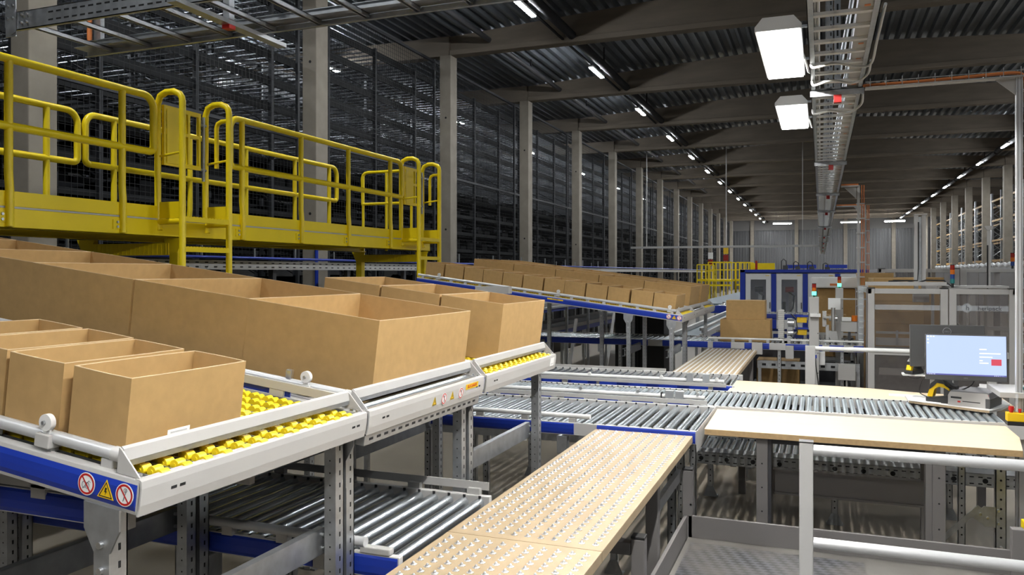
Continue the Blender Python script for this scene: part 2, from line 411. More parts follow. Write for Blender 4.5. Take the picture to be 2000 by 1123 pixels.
# ------------------------------------------------------------------ gravity lanes
XE, ZT, SL = -1.45, 1.475, 0.125
TH = atan(SL)
def lane_world(Y0, x, y, z):      # lane-local -> world
    return (XE + x * cos(TH) + z * sin(TH), Y0 + y, ZT - x * sin(TH) + z * cos(TH))
def no_sign(parent, loc, rot, r, glyph):
    t = bpy.data.objects.new('prohibition_sign', None); COL.objects.link(t); t.parent = parent; t.location = loc; t.rotation_euler = rot
    MB().cyl((0, 0, 0), (0, 0, 0.0008), r, 28).build('disc', 'paper', t)
    mb = MB()
    ro, ri = r * 0.92, r * 0.74
    vs = [(ro * cos(2 * pi * i / 28), ro * sin(2 * pi * i / 28), 0.0012) for i in range(28)] + [(ri * cos(2 * pi * i / 28), ri * sin(2 * pi * i / 28), 0.0012) for i in range(28)]
    mb.add(vs, [(i, (i + 1) % 28, 28 + (i + 1) % 28, 28 + i) for i in range(28)])
    a = 2.28; dx, dy = cos(a) * r * 0.8, sin(a) * r * 0.8; nx, ny = -sin(a) * r * 0.07, cos(a) * r * 0.07
    mb.add([(dx + nx, dy + ny, 0.0018), (dx - nx, dy - ny, 0.0018), (-dx - nx, -dy - ny, 0.0018), (-dx + nx, -dy + ny, 0.0018)], [(0, 1, 2, 3)])
    mb.build('red_ring', 'red', t)
    g = MB()
    if glyph == 'cart':
        for (a, b) in ((-0.28, -0.1), (0.12, -0.12)): g.tube([(r * (a + 0.22 * cos(q)), r * (b + 0.28 * sin(q)), 0.001) for q in [2 * pi * i / 12 for i in range(12)]], r * 0.03, 4, True)
        g.tube([(-r * 0.4, -r * .45, .001), (r * 0.3, r * 0.35, .001), (r * .45, r * .2, .001)], r * .03, 4)
    else:
        g.tube([(-r * .1, -r * .55, .001), (r * .02, -r * .1, .001), (r * .12, r * .15, .001), (r * .1, r * .5, .001)], r * .04, 4)
        g.tube([(r * (0.08 + .17 * cos(q)), r * (.42 + .17 * sin(q)), .001) for q in [2 * pi * i / 10 for i in range(10)]], r * .03, 4, True)
    g.build('pictogram', 'inkgrey', t)
    return t
def warn_sign(parent, loc, rot, r):
    t = bpy.data.objects.new('warning_sign', None); COL.objects.link(t); t.parent = parent; t.location = loc; t.rotation_euler = rot
    tri = lambda k, dz: [(k * r * cos(pi / 2 + 2 * pi * i / 3), k * r * sin(pi / 2 + 2 * pi * i / 3)) for i in range(3)]
    MB().prism(tri(1.18, 0), 'z', 0, 0.0008).build('plate', 'sign_yellow', t)
    a = tri(0.98, 0); b = tri(0.80, 0)
    MB().add([(*p, 0.0012) for p in a] + [(*p, 0.0012) for p in b], [(i, (i + 1) % 3, 3 + (i + 1) % 3, 3 + i) for i in range(3)]).build('black_border', 'black', t)
    g = MB().add([(-.10 * r, .42 * r, .0014), (.14 * r, .42 * r, .0014), (.02 * r, .1 * r, .0014), (.16 * r, .1 * r, .0014), (-.08 * r, -.34 * r, .0014), (.0 * r, -.02 * r, .0014), (-.16 * r, -.02 * r, .0014)], [(0, 1, 2, 3, 4, 5, 6)])
    g.build('pictogram', 'black', t)
    return t
SIDE = (pi / 2, 0, 0)            # a sign lying in x/z, facing -Y
FRONT = (pi / 2, 0, pi / 2)      # a sign facing +X
wheel_me = {}
def leg_on(parent, x, y, zatt, w=0.045, flared=False, slots=True, nm='leg'):
    """vertical upright under a lane; parent is tilted by TH, so the leg is turned back"""
    z = -0.085; wz = ZT - x * sin(TH) + z * cos(TH)
    L = wz
    o = MB()
    o.box(-w / 2, w / 2, -0.004, 0.0, -L, 0).box(-w / 2, -w / 2 + 0.004, 0, w, -L, 0).box(w / 2 - 0.004, w / 2, 0, w, -L, 0)
    o.box(-w / 2, -w / 2 + 0.016, w - 0.004, w, -L, 0).box(w / 2 - 0.016, w / 2, w - 0.004, w, -L, 0)
    lg = o.build(nm, 'galv', parent, loc=(x, y, z), rot=(0, -TH, 0))
    if slots:
        s = MB(); q = -0.05
        while q > -L + 0.1 and q > -1.0:
            s.box(w / 2 - 0.001, w / 2 + 0.0008, w * 0.4, w * 0.55, q - 0.012, q + 0.004)
            s.box(-0.0025, 0.0025, -0.0048, -0.004, q - 0.004, q + 0.001); q -= 0.042
        s.build('slot_row', 'hole', lg)['kind'] = 'stuff'
    MB().box(-0.06, 0.06, -0.002, w + 0.002, -L, -L + 0.008).build('foot_plate', 'galv_dark', lg)
    if flared:
        b = MB().prism([(-0.055, 0.012), (0.055, 0.0), (0.055, -0.05), (0.024, -0.105), (0.024, -0.20), (-0.024, -0.20), (-0.024, -0.105), (-0.055, -0.05)], 'y', -0.010, -0.0045)
        bk = b.build('bracket', 'galv', lg)
        m = MB()
        for q in (-0.085, -0.145): m.cyl((0, -0.019, q), (0, -0.009, q), 0.0085, 8)
        m.build('bolt', 'chrome', lg)
    return lg
def cross_beam(parent, x, y0, y1, zw, h=0.09, m='galv', nm='cross_beam'):
    zl = (zw - ZT) / cos(TH)
    # local z such that the world height is zw at this x
    zl = (zw - ZT + x * sin(TH)) / cos(TH)
    MB().box(-0.004, 0.0, y0, y1, -h, 0).box(-0.03, 0, y0, y1, -0.004, 0).box(-0.03, 0, y0, y1, -h, -h + 0.004).build(nm, m, parent, loc=(x, 0, zl), rot=(0, -TH, 0), bevel=0.002)
    for yy in (y0 + 0.015, y1 - 0.015):
        for q in (-0.022, -h + 0.022): MB().cyl((0, yy, q), (0.007, yy, q), 0.007, 8).build('bolt', 'chrome', parent, loc=(x, 0, zl), rot=(0, -TH, 0))
def guide_knob(parent, x, y, z):
    b = MB().box(-0.024, 0.024, -0.012, 0.028, -0.045, -0.012).build('sensor_bracket', 'light_grey', parent, loc=(x, y, z), bevel=0.002)
    w = MB().cyl((0, -0.006, 0.012), (0, 0.008, 0.012), 0.021, 20).box(-0.012, 0.012, 0.0, 0.008, -0.02, 0.012).build('sensor_wheel', 'white', b, bevel=0.002, loc=(0, 0, 0.004))
    MB().cyl((-0.002, -0.012, 0.012), (-0.002, -0.006, 0.012), 0.005, 8).build('screw', 'galv', b, loc=(0, 0, 0.004))
def flow_lane(label, Y0, Wd, L, kind, near_blue, far_detail, wheels_to, group, mid_blue_end=None, signs=None, legs=(-0.10, -0.75, -1.7), ntrack=12, stuff_only=False, knobs=(-0.42,), sides='nf', beam_z=1.07):
    t = T('gravity_conveyor', label, 'conveyor', (XE, Y0, ZT), (0, TH, 0), group)
    # side rails with curved covers
    for side in (0, 1):
        yb = 0.0 if side == 0 else Wd
        s = -1 if side == 0 else 1
        MB().prism([(yb, -0.083), (yb - s * 0.03, -0.083), (yb - s * 0.03, -0.002), (yb, -0.002), (yb + s * 0.002, -0.012), (yb + s * 0.002, -0.074)], 'x', -L, -0.004).build('side_rail', 'light_grey', t, bevel=0.0015)
        prof = [(yb + s * 0.0022, -0.0735), (yb + s * 0.006, -0.060), (yb + s * 0.0065, -0.043), (yb + s * 0.006, -0.026), (yb + s * 0.0022, -0.0125)]
        MB().prism(prof, 'x', -L, -0.006).build('blue_cover', 'blue', t)
    # end plate with a small curve in plan, flange on top
    MB().prism([(-0.003, -0.086), (0.0015, -0.086), (0.0055, -0.06), (0.0055, -0.02), (0.003, -0.003), (-0.002, 0.0), (-0.016, 0.0), (-0.016, -0.003), (-0.004, -0.004), (0.001, -0.02), (0.001, -0.06)], 'y', 0.0, Wd).build('end_plate', 'light_grey', t)
    for yy in (0.10, Wd - 0.08):
        for d in (0, 0.028):
            MB().box(0.0052, 0.0062, yy + d - 0.009, yy + d + 0.009, -0.042, -0.035).build('slot', 'hole', t)
    # stop bar with two brackets
    MB().prism([(-0.066, 0.030), (-0.0635, 0.029), (-0.071, 0.056), (-0.079, 0.061), (-0.086, 0.056), (-0.085, 0.054), (-0.079, 0.0585), (-0.073, 0.0545)], 'y', 0.012, Wd - 0.012).build('stop_bar', 'light_grey', t)
    MB().prism([(-0.0665, 0.031), (-0.0645, 0.031), (-0.064, 0.014), (-0.066, 0.014)], 'y', 0.012, Wd - 0.012).build('bar_lower_strip', 'galv', t)
    for (a, b) in ((0.006, 0.010), (Wd - 0.010, Wd - 0.006)):
        bk = MB().prism([(-0.080, 0.0), (-0.008, 0.0), (-0.068, 0.052), (-0.080, 0.060)], 'y', a, b).build('stop_bracket', 'light_grey', t, bevel=0.001)
        m = MB()
        for q in (-0.022, -0.045): m.cyl((q, a + (0.012 if a < 0.1 else -0.012), -0.002), (q, a + (0.012 if a < 0.1 else -0.012), 0.006), 0.006, 8)
        m.build('bolt', 'chrome', bk)
    # guide tube on both sides
    for side in (0, 1):
        yy = 0.032 if side == 0 else Wd - 0.032
        if side == 1 and not far_detail: continue
        if side == 1: # flat rail above a blue strip
            MB().box(-L, -0.07, yy - 0.006, yy + 0.006, 0.020, 0.050).build('flat_guide', 'light_grey', t, bevel=0.001)
            x = -0.35
            while x > -L: MB().box(x - 0.03, x + 0.03, yy - 0.004, yy + 0.004, -0.005, 0.022).build('guide_block', 'light_grey', t); x -= 0.45
            MB().box(-L, -0.30, yy + 0.008, yy + 0.012, -0.004, 0.018).build('blue_strip', 'blue', t)
            continue
        MB().cyl((-L, yy, 0.032), (-0.088, yy, 0.032), 0.0165, 14).build('guide_tube', 'tube', t)
        MB().cyl((-0.118, yy, 0.032), (-0.084, yy, 0.032), 0.018, 14).build('tube_cap', 'grey', t)
        x = -0.13
        while x > -L: MB().box(x - 0.018, x + 0.018, yy - 0.012, yy + 0.012, -0.004, 0.018).build('guide_block', 'light_grey', t, bevel=0.002); x -= 0.20
        if side == 0:
            for q in knobs: guide_knob(t, q, yy - 0.014, 0.052)
    # bed
    if kind == 'wheels':
        pitch = (Wd - 0.10) / ntrack
        MB().box(-L, -0.02, 0.035, Wd - 0.035, -0.05, -0.046).build('bed_plate', 'dark', t)
        mb = MB()
        for i in range(ntrack + 1):
            y = 0.05 + pitch * i; mb.box(-wheels_to, -0.005, y - 0.0015, y + 0.0015, -0.03, -0.005)
        o = mb.build('track_strip', 'galv_dark', t)
        if 'w' not in wheel_me:
            w = MB().cyl((0, -0.0135, 0), (0, 0.0135, 0), 0.0140, 16).cyl((0, -0.0155, 0), (0, 0.0155, 0), 0.006, 8)
            q = w.build('wheel', 'wheel', t); wheel_me['w'] = q.data; bpy.data.objects.remove(q)
        allw = []
        for i in range(ntrack):
            y = 0.05 + pitch * (i + 0.5); k = 0; x = -0.016
            while x > -wheels_to:
                allw.append((x, y + (0.004 if k % 2 else -0.004))); x -= 0.0300; k += 1
        allw.sort(key=lambda p: -p[0])
        one = [] if stuff_only else allw[:100]
        for (x, y) in one:
            o = bpy.data.objects.new('wheel', wheel_me['w']); COL.objects.link(o); o.parent = t; o.location = (x, y, -0.0085)
        mb = MB()
        for (x, y) in allw[len(one):]: mb.cyl((x, y - 0.0135, -0.0085), (x, y + 0.0135, -0.0085), 0.0140, 12)
        if mb.v: o = mb.build('wheel_field', 'wheel', t); o['kind'] = 'stuff'
    else:
        q = MB().cyl((0, 0.035, 0), (0, Wd - 0.035, 0), 0.022, 16).cyl((0, 0.012, 0), (0, Wd - 0.012, 0), 0.007, 8)
        r0 = q.build('roller', 'roller', t, loc=(-0.030, 0, -0.021)); x = -0.085
        while x > -wheels_to:
            inst(r0, (x, 0, -0.021), t); x -= 0.055
        MB().box(-L, -0.02, 0.035, Wd - 0.035, -0.075, -0.071).build('bed_plate', 'dark', t)
    for i, x in enumerate(legs):
        if 'n' in sides: leg_on(t, x, 0.0, 0, flared=(i < 3), w=0.045)
        if 'f' in sides: leg_on(t, x, Wd - 0.05, 0, w=0.045)
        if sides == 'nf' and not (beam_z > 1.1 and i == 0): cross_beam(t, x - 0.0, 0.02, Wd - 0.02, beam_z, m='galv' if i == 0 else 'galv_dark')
    if signs: signs(t)
    return t
def signs_a(t):
    MB().box(-0.0875, -0.0865, 0.16, 0.235, 0.040, 0.070).build('bar_label', 'paper', t); MB().box(-0.0864, -0.0860, 0.17, 0.225, 0.060, 0.064).build('label_print', 'grey', t)
    MB().box(-1.62, -1.42, -0.0075, -0.0068, -0.040, -0.024).build('maker_plate', 'sign_yellow', t)
    text_mesh('maker_name', 'SSI SCHÄFER', 0.015, 'black', t, (-1.52, -0.0078, -0.032), SIDE)
    no_sign(t, (-0.155, -0.0072, -0.040), SIDE, 0.027, 'cart')
    warn_sign(t, (-0.093, -0.0072, -0.046), SIDE, 0.025)
    no_sign(t, (-0.036, -0.0072, -0.040), SIDE, 0.027, 'hand')
def signs_b(t):
    for y, k in ((0.50, 'w'), (0.585, 'n'), (0.665, 'w'), (0.75, 'n')):
        if k == 'w': warn_sign(t, (0.0062, y, -0.046), FRONT, 0.019)
        else: no_sign(t, (0.0062, y, -0.043), FRONT, 0.024, 'hand')
    MB().box(0.0056, 0.0068, 0.80, 0.93, -0.037, -0.014).build('maker_plate', 'sign_yellow', t)
    text_mesh('maker_name', 'SSI SCHÄFER', 0.019, 'red', t, (0.0072, 0.865, -0.0255), FRONT, sx=0.95)
    MB().box(0.0056, 0.0062, 0.80, 0.93, -0.052, -0.047).build('small_print', 'grey', t)
    # perforated galvanised channel under the plate
    MB().box(-0.05, -0.004, 0.0, 0.985, -0.125, -0.088).build('lower_channel', 'galv', t, bevel=0.002)
    m = MB(); y = 0.03
    while y < 0.96: m.box(-0.005, -0.003, y, y + 0.026, -0.110, -0.101); y += 0.052
    m.build('slot_row', 'hole', t)
def signs_c(t):
    MB().box(0.0056, 0.0066, 0.93, 1.0, -0.062, -0.015).build('data_label', 'paper', t)
    MB().box(0.0066, 0.0070, 0.945, 0.985, -0.052, -0.047).build('label_print', 'grey', t)
G1 = 'gravity conveyor lanes of the near block'
flow_lane('nearest inclined lane of yellow wheels, blue side with three safety signs', 1.392, 0.97, 3.9, 'wheels', True, True, 1.5, G1, signs=signs_a, knobs=(-0.33,))
flow_lane('inclined steel roller lane in the near block between two yellow wheel lanes', 2.378, 1.003, 3.9, 'rollers', True, False, 0.6, G1, signs=signs_b, knobs=(-0.28,), beam_z=1.17)
flow_lane('inclined yellow wheel lane on the far side of the near block, label at its end', 3.413, 1.035, 3.9, 'wheels', True, False, 0.30, G1, signs=signs_c, ntrack=14, knobs=())
G2 = 'gravity conveyor lanes of the far block'
flow_lane('inclined lane of the far block with long blue side and a row of small cartons', 9.08, 0.95, 3.4, 'wheels', True, False, 3.2, G2, signs=signs_a, stuff_only=True, ntrack=10, legs=(-0.12, -0.62, -1.9), knobs=(-0.16, -1.5, -3.1))
flow_lane('inclined grey roller lane of the far block behind the small cartons', 10.05, 0.93, 3.4, 'rollers', True, False, 0.2, G2, legs=(-0.12, -1.2), knobs=(), sides='n')
flow_lane('inclined yellow wheel lane on the far side of the far block', 11.0, 0.98, 3.4, 'wheels', True, False, 0.25, G2, stuff_only=True, ntrack=10, legs=(-0.12, -1.2), knobs=(), sides='f')
# sticker and scanner on the guides
tag(MB().box(-0.012, 0.012, -0.01, 0.01, 0, 0.035).build('photo_sensor', 'chrome', loc=lane_world(2.378, -0.36, 0.03, 0.046), rot=(0, TH, 0), bevel=0.004), 'small chrome light sensor on the guide tube beside the big cartons', 'sensor')

# ------------------------------------------------------------------ cartons on the lanes
def carton(label, Y0, x1, lx, y0, wy, h, group, lean=0.0, yaw=0.0):
    """open-topped carton; x1 = lane-local x of its downhill face"""
    t = T('open_carton', label, 'carton', lane_world(Y0, x1 - lx / 2, y0 - Y0 + wy / 2, 0.0065), (0, TH + lean, yaw), group)
    a, b, k = lx / 2, wy / 2, 0.004
    mb = MB(); bul = 0.004
    for (p, q, nx, ny) in (((-a, -b), (a, -b), 0, -1), ((a, -b), (a, b), 1, 0), ((a, b), (-a, b), 0, 1), ((-a, b), (-a, -b), -1, 0)):
        vs = []; fs = []; N = 4
        for i in range(N + 1):
            u = i / N; bx = 4 * u * (1 - u) * bul
            for j in range(3):
                w = j / 2; bb = bx * w
                X = p[0] + (q[0] - p[0]) * u + nx * bb; Y = p[1] + (q[1] - p[1]) * u + ny * bb
                vs.append((X, Y, h * w)); 
        m0 = len(vs)
        for v in list(vs): vs.append((v[0] - nx * k, v[1] - ny * k, v[2]))
        for i in range(N):
            for j in range(2):
                c = i * 3 + j
                fs.append((c, c + 3, c + 4, c + 1)); fs.append((m0 + c, m0 + c + 1, m0 + c + 4, m0 + c + 3))
        mb.add(vs, fs)
    mb.box(-a + k, a - k, -b + k, b - k, 0, 0.004)
    mb.build('carton_body', 'card', t)
    e = MB(); bul2 = bul
    for (p, q, nx, ny) in (((-a, -b), (a, -b), 0, -1), ((a, -b), (a, b), 1, 0), ((a, b), (-a, b), 0, 1), ((-a, b), (-a, -b), -1, 0)):
        N = 4; vs = []
        for i in range(N + 1):
            u = i / N; bx = 4 * u * (1 - u) * bul2
            X = p[0] + (q[0] - p[0]) * u; Y = p[1] + (q[1] - p[1]) * u
            vs += [(X + nx * (bx + 0.0003), Y + ny * (bx + 0.0003), h - 0.0012), (X + nx * (bx + 0.0003), Y + ny * (bx + 0.0003), h + 0.0004), (X + nx * (bx - k - 0.0003), Y + ny * (bx - k - 0.0003), h + 0.0004), (X + nx * (bx - k - 0.0003), Y + ny * (bx - k - 0.0003), h - 0.0012)]
        fs = []
        for i in range(N):
            c = 4 * i
            fs += [(c, c + 4, c + 5, c + 1), (c + 1, c + 5, c + 6, c + 2), (c + 2, c + 6, c + 7, c + 3)]
        e.add(vs, fs)
    e.build('cut_edge', 'card_edge', t)
    return t
gA = 'small open cartons on the nearest lane'
x = -0.108
for i, (lab, dx, dy, yw) in enumerate((('small open carton at the front of the nearest yellow wheel lane', 0, 0, 0.0), ('small open carton just behind the front carton on the nearest lane', 0, -0.004, 0.015), ('small open carton third from the front on the nearest lane', 0, 0.004, 0), ('small open carton fourth from the front on the nearest lane', 0, 0, 0.01))):
    carton(lab, 1.392, x, 0.188, 1.443 + dy, 0.405, 0.205, gA, yaw=yw); x -= 0.222 if i == 0 else 0.208
gB = 'large open cartons on the steel roller lane'
x = -0.090
for i in range(7):
    carton('large open carton, %s from the front on the steel roller lane' % ('frontmost' if i == 0 else ORD[i]) if i else 'large open carton at the front of the steel roller lane by its warning signs', 2.378, x, 0.592, 2.540 + (0.006 if i % 2 else 0), 0.812, 0.285, gB); x -= 0.597
gC = 'open cartons on the far lane of the near block'
x = -0.098
for i in range(3):
    carton(('open carton at the front of the far yellow wheel lane of the near block', 'open carton behind the front one on the far lane of the near block', 'open carton rearmost of three on the far lane of the near block')[i], 3.413, x, 0.352, 3.775, 0.655, 0.30, gC); x -= 0.365
gD = 'small cartons along the blue sided far lane'
x = -0.12
for i in range(12):
    carton('small carton on the blue sided far lane, %s from its front' % ORD[i], 9.08, x, 0.255, 9.2, 0.68, 0.198, gD, yaw=random.uniform(-0.02, 0.02)); x -= 0.270
gE = 'long cartons on the middle far lane'
x = -0.10
for i in range(5):
    carton('long carton behind the small ones on the far roller lane, %s from its front' % ORD[i], 10.05, x, 0.59, 10.12, 0.80, 0.285, gE); x -= 0.60
gF = 'long cartons on the rearmost far lane'
x = -0.10
for i in range(5):
    carton('long carton on the rearmost far yellow wheel lane, %s from its front' % ORD[i], 11.0, x, 0.59, 11.1, 0.80, 0.285, gF); x -= 0.60
# ------------------------------------------------------------------ level roller conveyors (rollers across, flow along x)
def channel_leg(parent, x, y, ztop, w=0.045, m='galv', foot=True, O=(0, 0, 0), d=1):
    b = MB(O).box(x - w / 2, x + w / 2, y, y + d * 0.004, 0, ztop).box(x - w / 2, x - w / 2 + 0.004, y, y + d * w, 0, ztop).box(x + w / 2 - 0.004, x + w / 2, y, y + d * w, 0, ztop)
    lg = b.build('leg', m, parent)
    if foot: MB(O).prism([(x - 0.06, 0), (x + 0.06, 0), (x + 0.06, 0.01), (x + 0.024, 0.09), (x - 0.024, 0.09), (x - 0.06, 0.01)], 'y', y - d * 0.006, y - d * 0.001).box(x - 0.06, x + 0.06, y - 0.01, y + 0.06, 0, 0.008).build('foot_plate', 'galv_dark', lg)
    s = MB(O); z = ztop - 0.08
    while z > ztop - 0.75 and z > 0.1: s.cyl((x, y - d * 0.0008, z), (x, y + d * 0.001, z), 0.006, 8); z -= 0.05
    if s.v: s.build('hole_row', 'hole', lg)
    return lg
def roller_conveyor(label, x0, x1, y0, y1, z, pitch, r, blues, legs, rail_h=0.085, group=None, first=None, rails=True, rx1=None, fm='grey', rm='roller'):
    O = (0.5 * (x0 + x1), 0.5 * (y0 + y1), 0)
    t = T('roller_conveyor', label, 'conveyor', O, group=group)
    for (ya, yb) in ((y0, y0 + 0.03), (y1 - 0.03, y1)):
        MB(O).box(x0, x1, ya, yb, z - rail_h + 0.012, z + 0.008).build('side_rail', fm, t, bevel=0.003)
    for (a, b) in blues:
        for (yy, s) in ((y0, -1),):
            MB(O).prism([(yy, z - rail_h + 0.016), (yy + s * 0.006, z - rail_h + 0.03), (yy + s * 0.007, z - rail_h / 2 + 0.012), (yy + s * 0.005, z - 0.004), (yy, z + 0.004)], 'x', a, b).build('blue_cover', 'blue', t)
    q = MB().cyl((0, y0 + 0.035 - O[1], 0), (0, y1 - 0.035 - O[1], 0), r, 16).cyl((0, y0 + 0.012 - O[1], 0), (0, y1 - 0.012 - O[1], 0), 0.006, 6)
    x = (rx1 if rx1 else x1) - pitch * 0.6; r0 = q.build('roller', rm, t, loc=(x - O[0], 0, z - r)); n = 1
    x -= pitch
    while x > x0 + 0.03 and n < 100: inst(r0, (x - O[0], 0, z - r), t); x -= pitch; n += 1
    # black axle pockets on the far rail: one dark strip of pockets
    mb = MB(O); x = (rx1 if rx1 else x1) - pitch * 0.6
    while x > max(x0, -3.2):
        mb.box(x - 0.006, x + 0.006, y1 - 0.034, y1 - 0.0295, z - 0.03, z + 0.0085)
        mb.box(x - 0.005, x + 0.005, y0 + 0.0095, y0 + 0.0305, z + 0.0075, z + 0.0088); x -= pitch
    mb.build('axle_pockets', 'hole', t)['kind'] = 'stuff'
    MB(O).box(x0, x1, y0 + 0.03, y1 - 0.03, z - rail_h + 0.005, z - rail_h + 0.012).build('under_tray', 'dark', t) if r > 0.05 else None
    for (lx, ly) in legs: channel_leg(t, lx, ly, z - rail_h + 0.012, O=O)
    return t, O
def guide(t, O, x0, x1, y, z, flat=True, tube=True, knobs=(), brk=True, down=0.06, flat_m='light_grey', side=-1):
    """guide rail above a conveyor edge: round tube on top of a flat bar carried by blocks"""
    if tube:
        MB(O).cyl((x0, y, z + 0.038), (x1, y, z + 0.038), 0.016, 12).build('guide_tube', 'white', t)
    if flat: MB(O).box(x0, x1 + 0.02, y + side * 0.03 - 0.006, y + side * 0.03 + 0.006, z - 0.008, z + 0.024).build('flat_guide', flat_m, t, bevel=0.001)
    x = x1 - 0.12
    while x > x0 + 0.05:
        MB(O).box(x - 0.024, x + 0.024, y - 0.016, y + 0.016, z - down, z + 0.024).build('guide_block', 'light_grey', t, bevel=0.002); x -= 0.33
    for k in knobs: MB(O).cyl((k, y - 0.02, z + 0.055), (k, y - 0.005, z + 0.055), 0.016, 14).build('guide_knob', 'white', t)
Z0 = 0.965
# conveyor next to the ball table (A1)
t, O = roller_conveyor('wide roller conveyor with blue side running up to the far end of the ball table', -4.6, -0.715, 4.985, 5.965, Z0, 0.0765, 0.024, [(-4.6, -1.50), (-1.345, -0.72)], [(-1.25, 5.05), (-2.6, 5.05), (-0.95, 5.85), (-2.6, 5.85)])
MB(O).box(-0.715, -0.710, 4.985, 5.965, Z0 - 0.12, Z0 + 0.012).build('end_plate', 'light_grey', t, bevel=0.002)
guide(t, O, -4.6, -1.395, 5.01, Z0 + 0.011, flat=False, down=0.02)
MB(O).box(-1.62, -1.55, 4.99, 5.05, Z0 - 0.20, Z0 - 0.085).build('drive_box', 'galv', t, bevel=0.004); MB(O).cyl((-1.45, 4.96, Z0 - 0.14), (-1.45, 5.0, Z0 - 0.14), 0.028, 16).build('motor_cap', 'black', t)
MB(O).box(-1.95, -1.83, 4.99, 4.994, Z0 - 0.135, Z0 - 0.09).build('data_label', 'paper', t)
MB(O).box(-4.5, -1.3, 5.35, 5.40, Z0 - 0.20, Z0 - 0.08).build('drive_channel', 'galv', t)
# long conveyor through the packing tables (A2/T)
t, O = roller_conveyor('long narrow roller conveyor passing between the two packing tables', -3.6, 1.16, 6.02, 6.835, Z0 - 0.005, 0.0505, 0.0178, [(-3.6, -0.75)], [(-0.9, 6.10), (-2.6, 6.10), (0.9, 6.2)], rm='roller_worn')
guide(t, O, -3.6, -0.80, 6.02, Z0 + 0.020, knobs=())
for k in (-1.75, -1.30, -0.85): MB(O).cyl((k, 6.0, Z0 + 0.083), (k, 6.03, Z0 + 0.083), 0.012, 10).build('reflector', 'chrome', t)
for k in (-1.06, -0.985): MB(O).box(k - 0.032, k + 0.032, 6.0, 6.05, Z0 + 0.03, Z0 + 0.10).build('sensor_block', 'chrome', t, bevel=0.004)
MB(O).box(-1.125, -1.115, 6.0, 6.05, Z0 + 0.03, Z0 + 0.085).build('sensor_foot', 'black', t)
mb = MB(O); x = -3.5
while x < -0.85: mb.box(x, x + 0.16, 5.985, 5.992, Z0 - 0.006, Z0 + 0.0125); x += 0.27
mb.build('blue_insert', 'blue', t)['kind'] = 'stuff'
# third conveyor (A3)
t, O = roller_conveyor('roller conveyor ending at the striped runway table', -3.6, -0.70, 7.15, 7.97, Z0 - 0.005, 0.0765, 0.022, [(-3.6, -0.72)], [(-1.2, 7.2), (-2.6, 7.2)])
guide(t, O, -3.6, -0.78, 7.09, Z0 + 0.006, knobs=(-1.98, -1.32, -0.84))
for k in (-1.07, -0.93): MB(O).box(k - 0.03, k + 0.03, 7.07, 7.11, Z0 + 0.02, Z0 + 0.105).build('sensor_block', 'chrome', t, bevel=0.004)
mb = MB(O); x = -3.5
while x < -0.85: mb.box(x, x + 0.16, 7.05, 7.057, Z0 - 0.03, Z0 - 0.003); x += 0.27
mb.build('blue_insert', 'blue', t)['kind'] = 'stuff'
MB(O).box(-3.6, -1.46, 8.08, 8.09, Z0 - 0.022, Z0 + 0.016).build('rear_guide', 'light_grey', t, bevel=0.001)
for k in (-1.65, -2.2, -2.75): MB(O).box(k - 0.03, k + 0.03, 7.93, 8.08, Z0 - 0.04, Z0 - 0.005).build('guide_arm', 'light_grey', t)
# lower conveyor under the near lanes (B)
t, O = roller_conveyor('steel roller conveyor feeding the near end of the ball table from under the lanes', -4.2, -1.365, 2.436, 3.275, 0.952, 0.0755, 0.0235, [(-4.2, -1.72), (-1.62, -1.37)], [(-2.4, 2.5), (-2.4, 3.2), (-3.6, 2.5)])
MB(O).cyl((-4.2, 2.44, 0.998), (-1.50, 2.44, 0.998), 0.018, 12).build('guide_tube', 'tube', t)
for x in (-1.62, -1.85, -2.1, -2.35, -2.7, -3.1): MB(O).box(x - 0.025, x + 0.025, 2.425, 2.455, 0.955, 0.99).build('guide_block', 'light_grey', t, bevel=0.002)
MB(O).box(-1.52, -1.40, 2.43, 2.465, 0.962, 0.985).build('tube_end', 'light_grey', t, bevel=0.004)
MB(O).box(-4.2, -1.385, 3.285, 3.291, 0.975, 1.012).build('rear_guide', 'light_grey', t, bevel=0.001)
for x in (-1.45, -1.75, -2.1, -2.5): MB(O).box(x - 0.03, x + 0.03, 3.26, 3.286, 0.94, 0.985).build('guide_arm', 'light_grey', t)
MB(O).box(-2.32, -2.20, 2.43, 2.52, 0.62, 0.86).build('drive_box', 'galv_dark', t, bevel=0.006); MB(O).box(-2.225, -2.185, 2.426, 2.43, 0.70, 0.78).build('data_label', 'paper', t)
# second lower conveyor further to the left under the nearest lane
t, O = roller_conveyor('dark blue sided roller conveyor under the front carton lane', -4.2, -1.85, 1.73, 2.28, 1.285, 0.0755, 0.0235, [(-4.2, -1.865)], [(-2.9, 1.78), (-3.7, 1.78)])
MB(O).box(-4.2, -1.9, 1.722, 1.728, 1.30, 1.335).build('flat_guide', 'light_grey', t, bevel=0.001)
for x in (-1.98, -2.2, -2.42, -2.64, -2.86): MB(O).box(x - 0.03, x + 0.03, 1.722, 1.75, 1.27, 1.31).build('guide_block', 'light_grey', t)

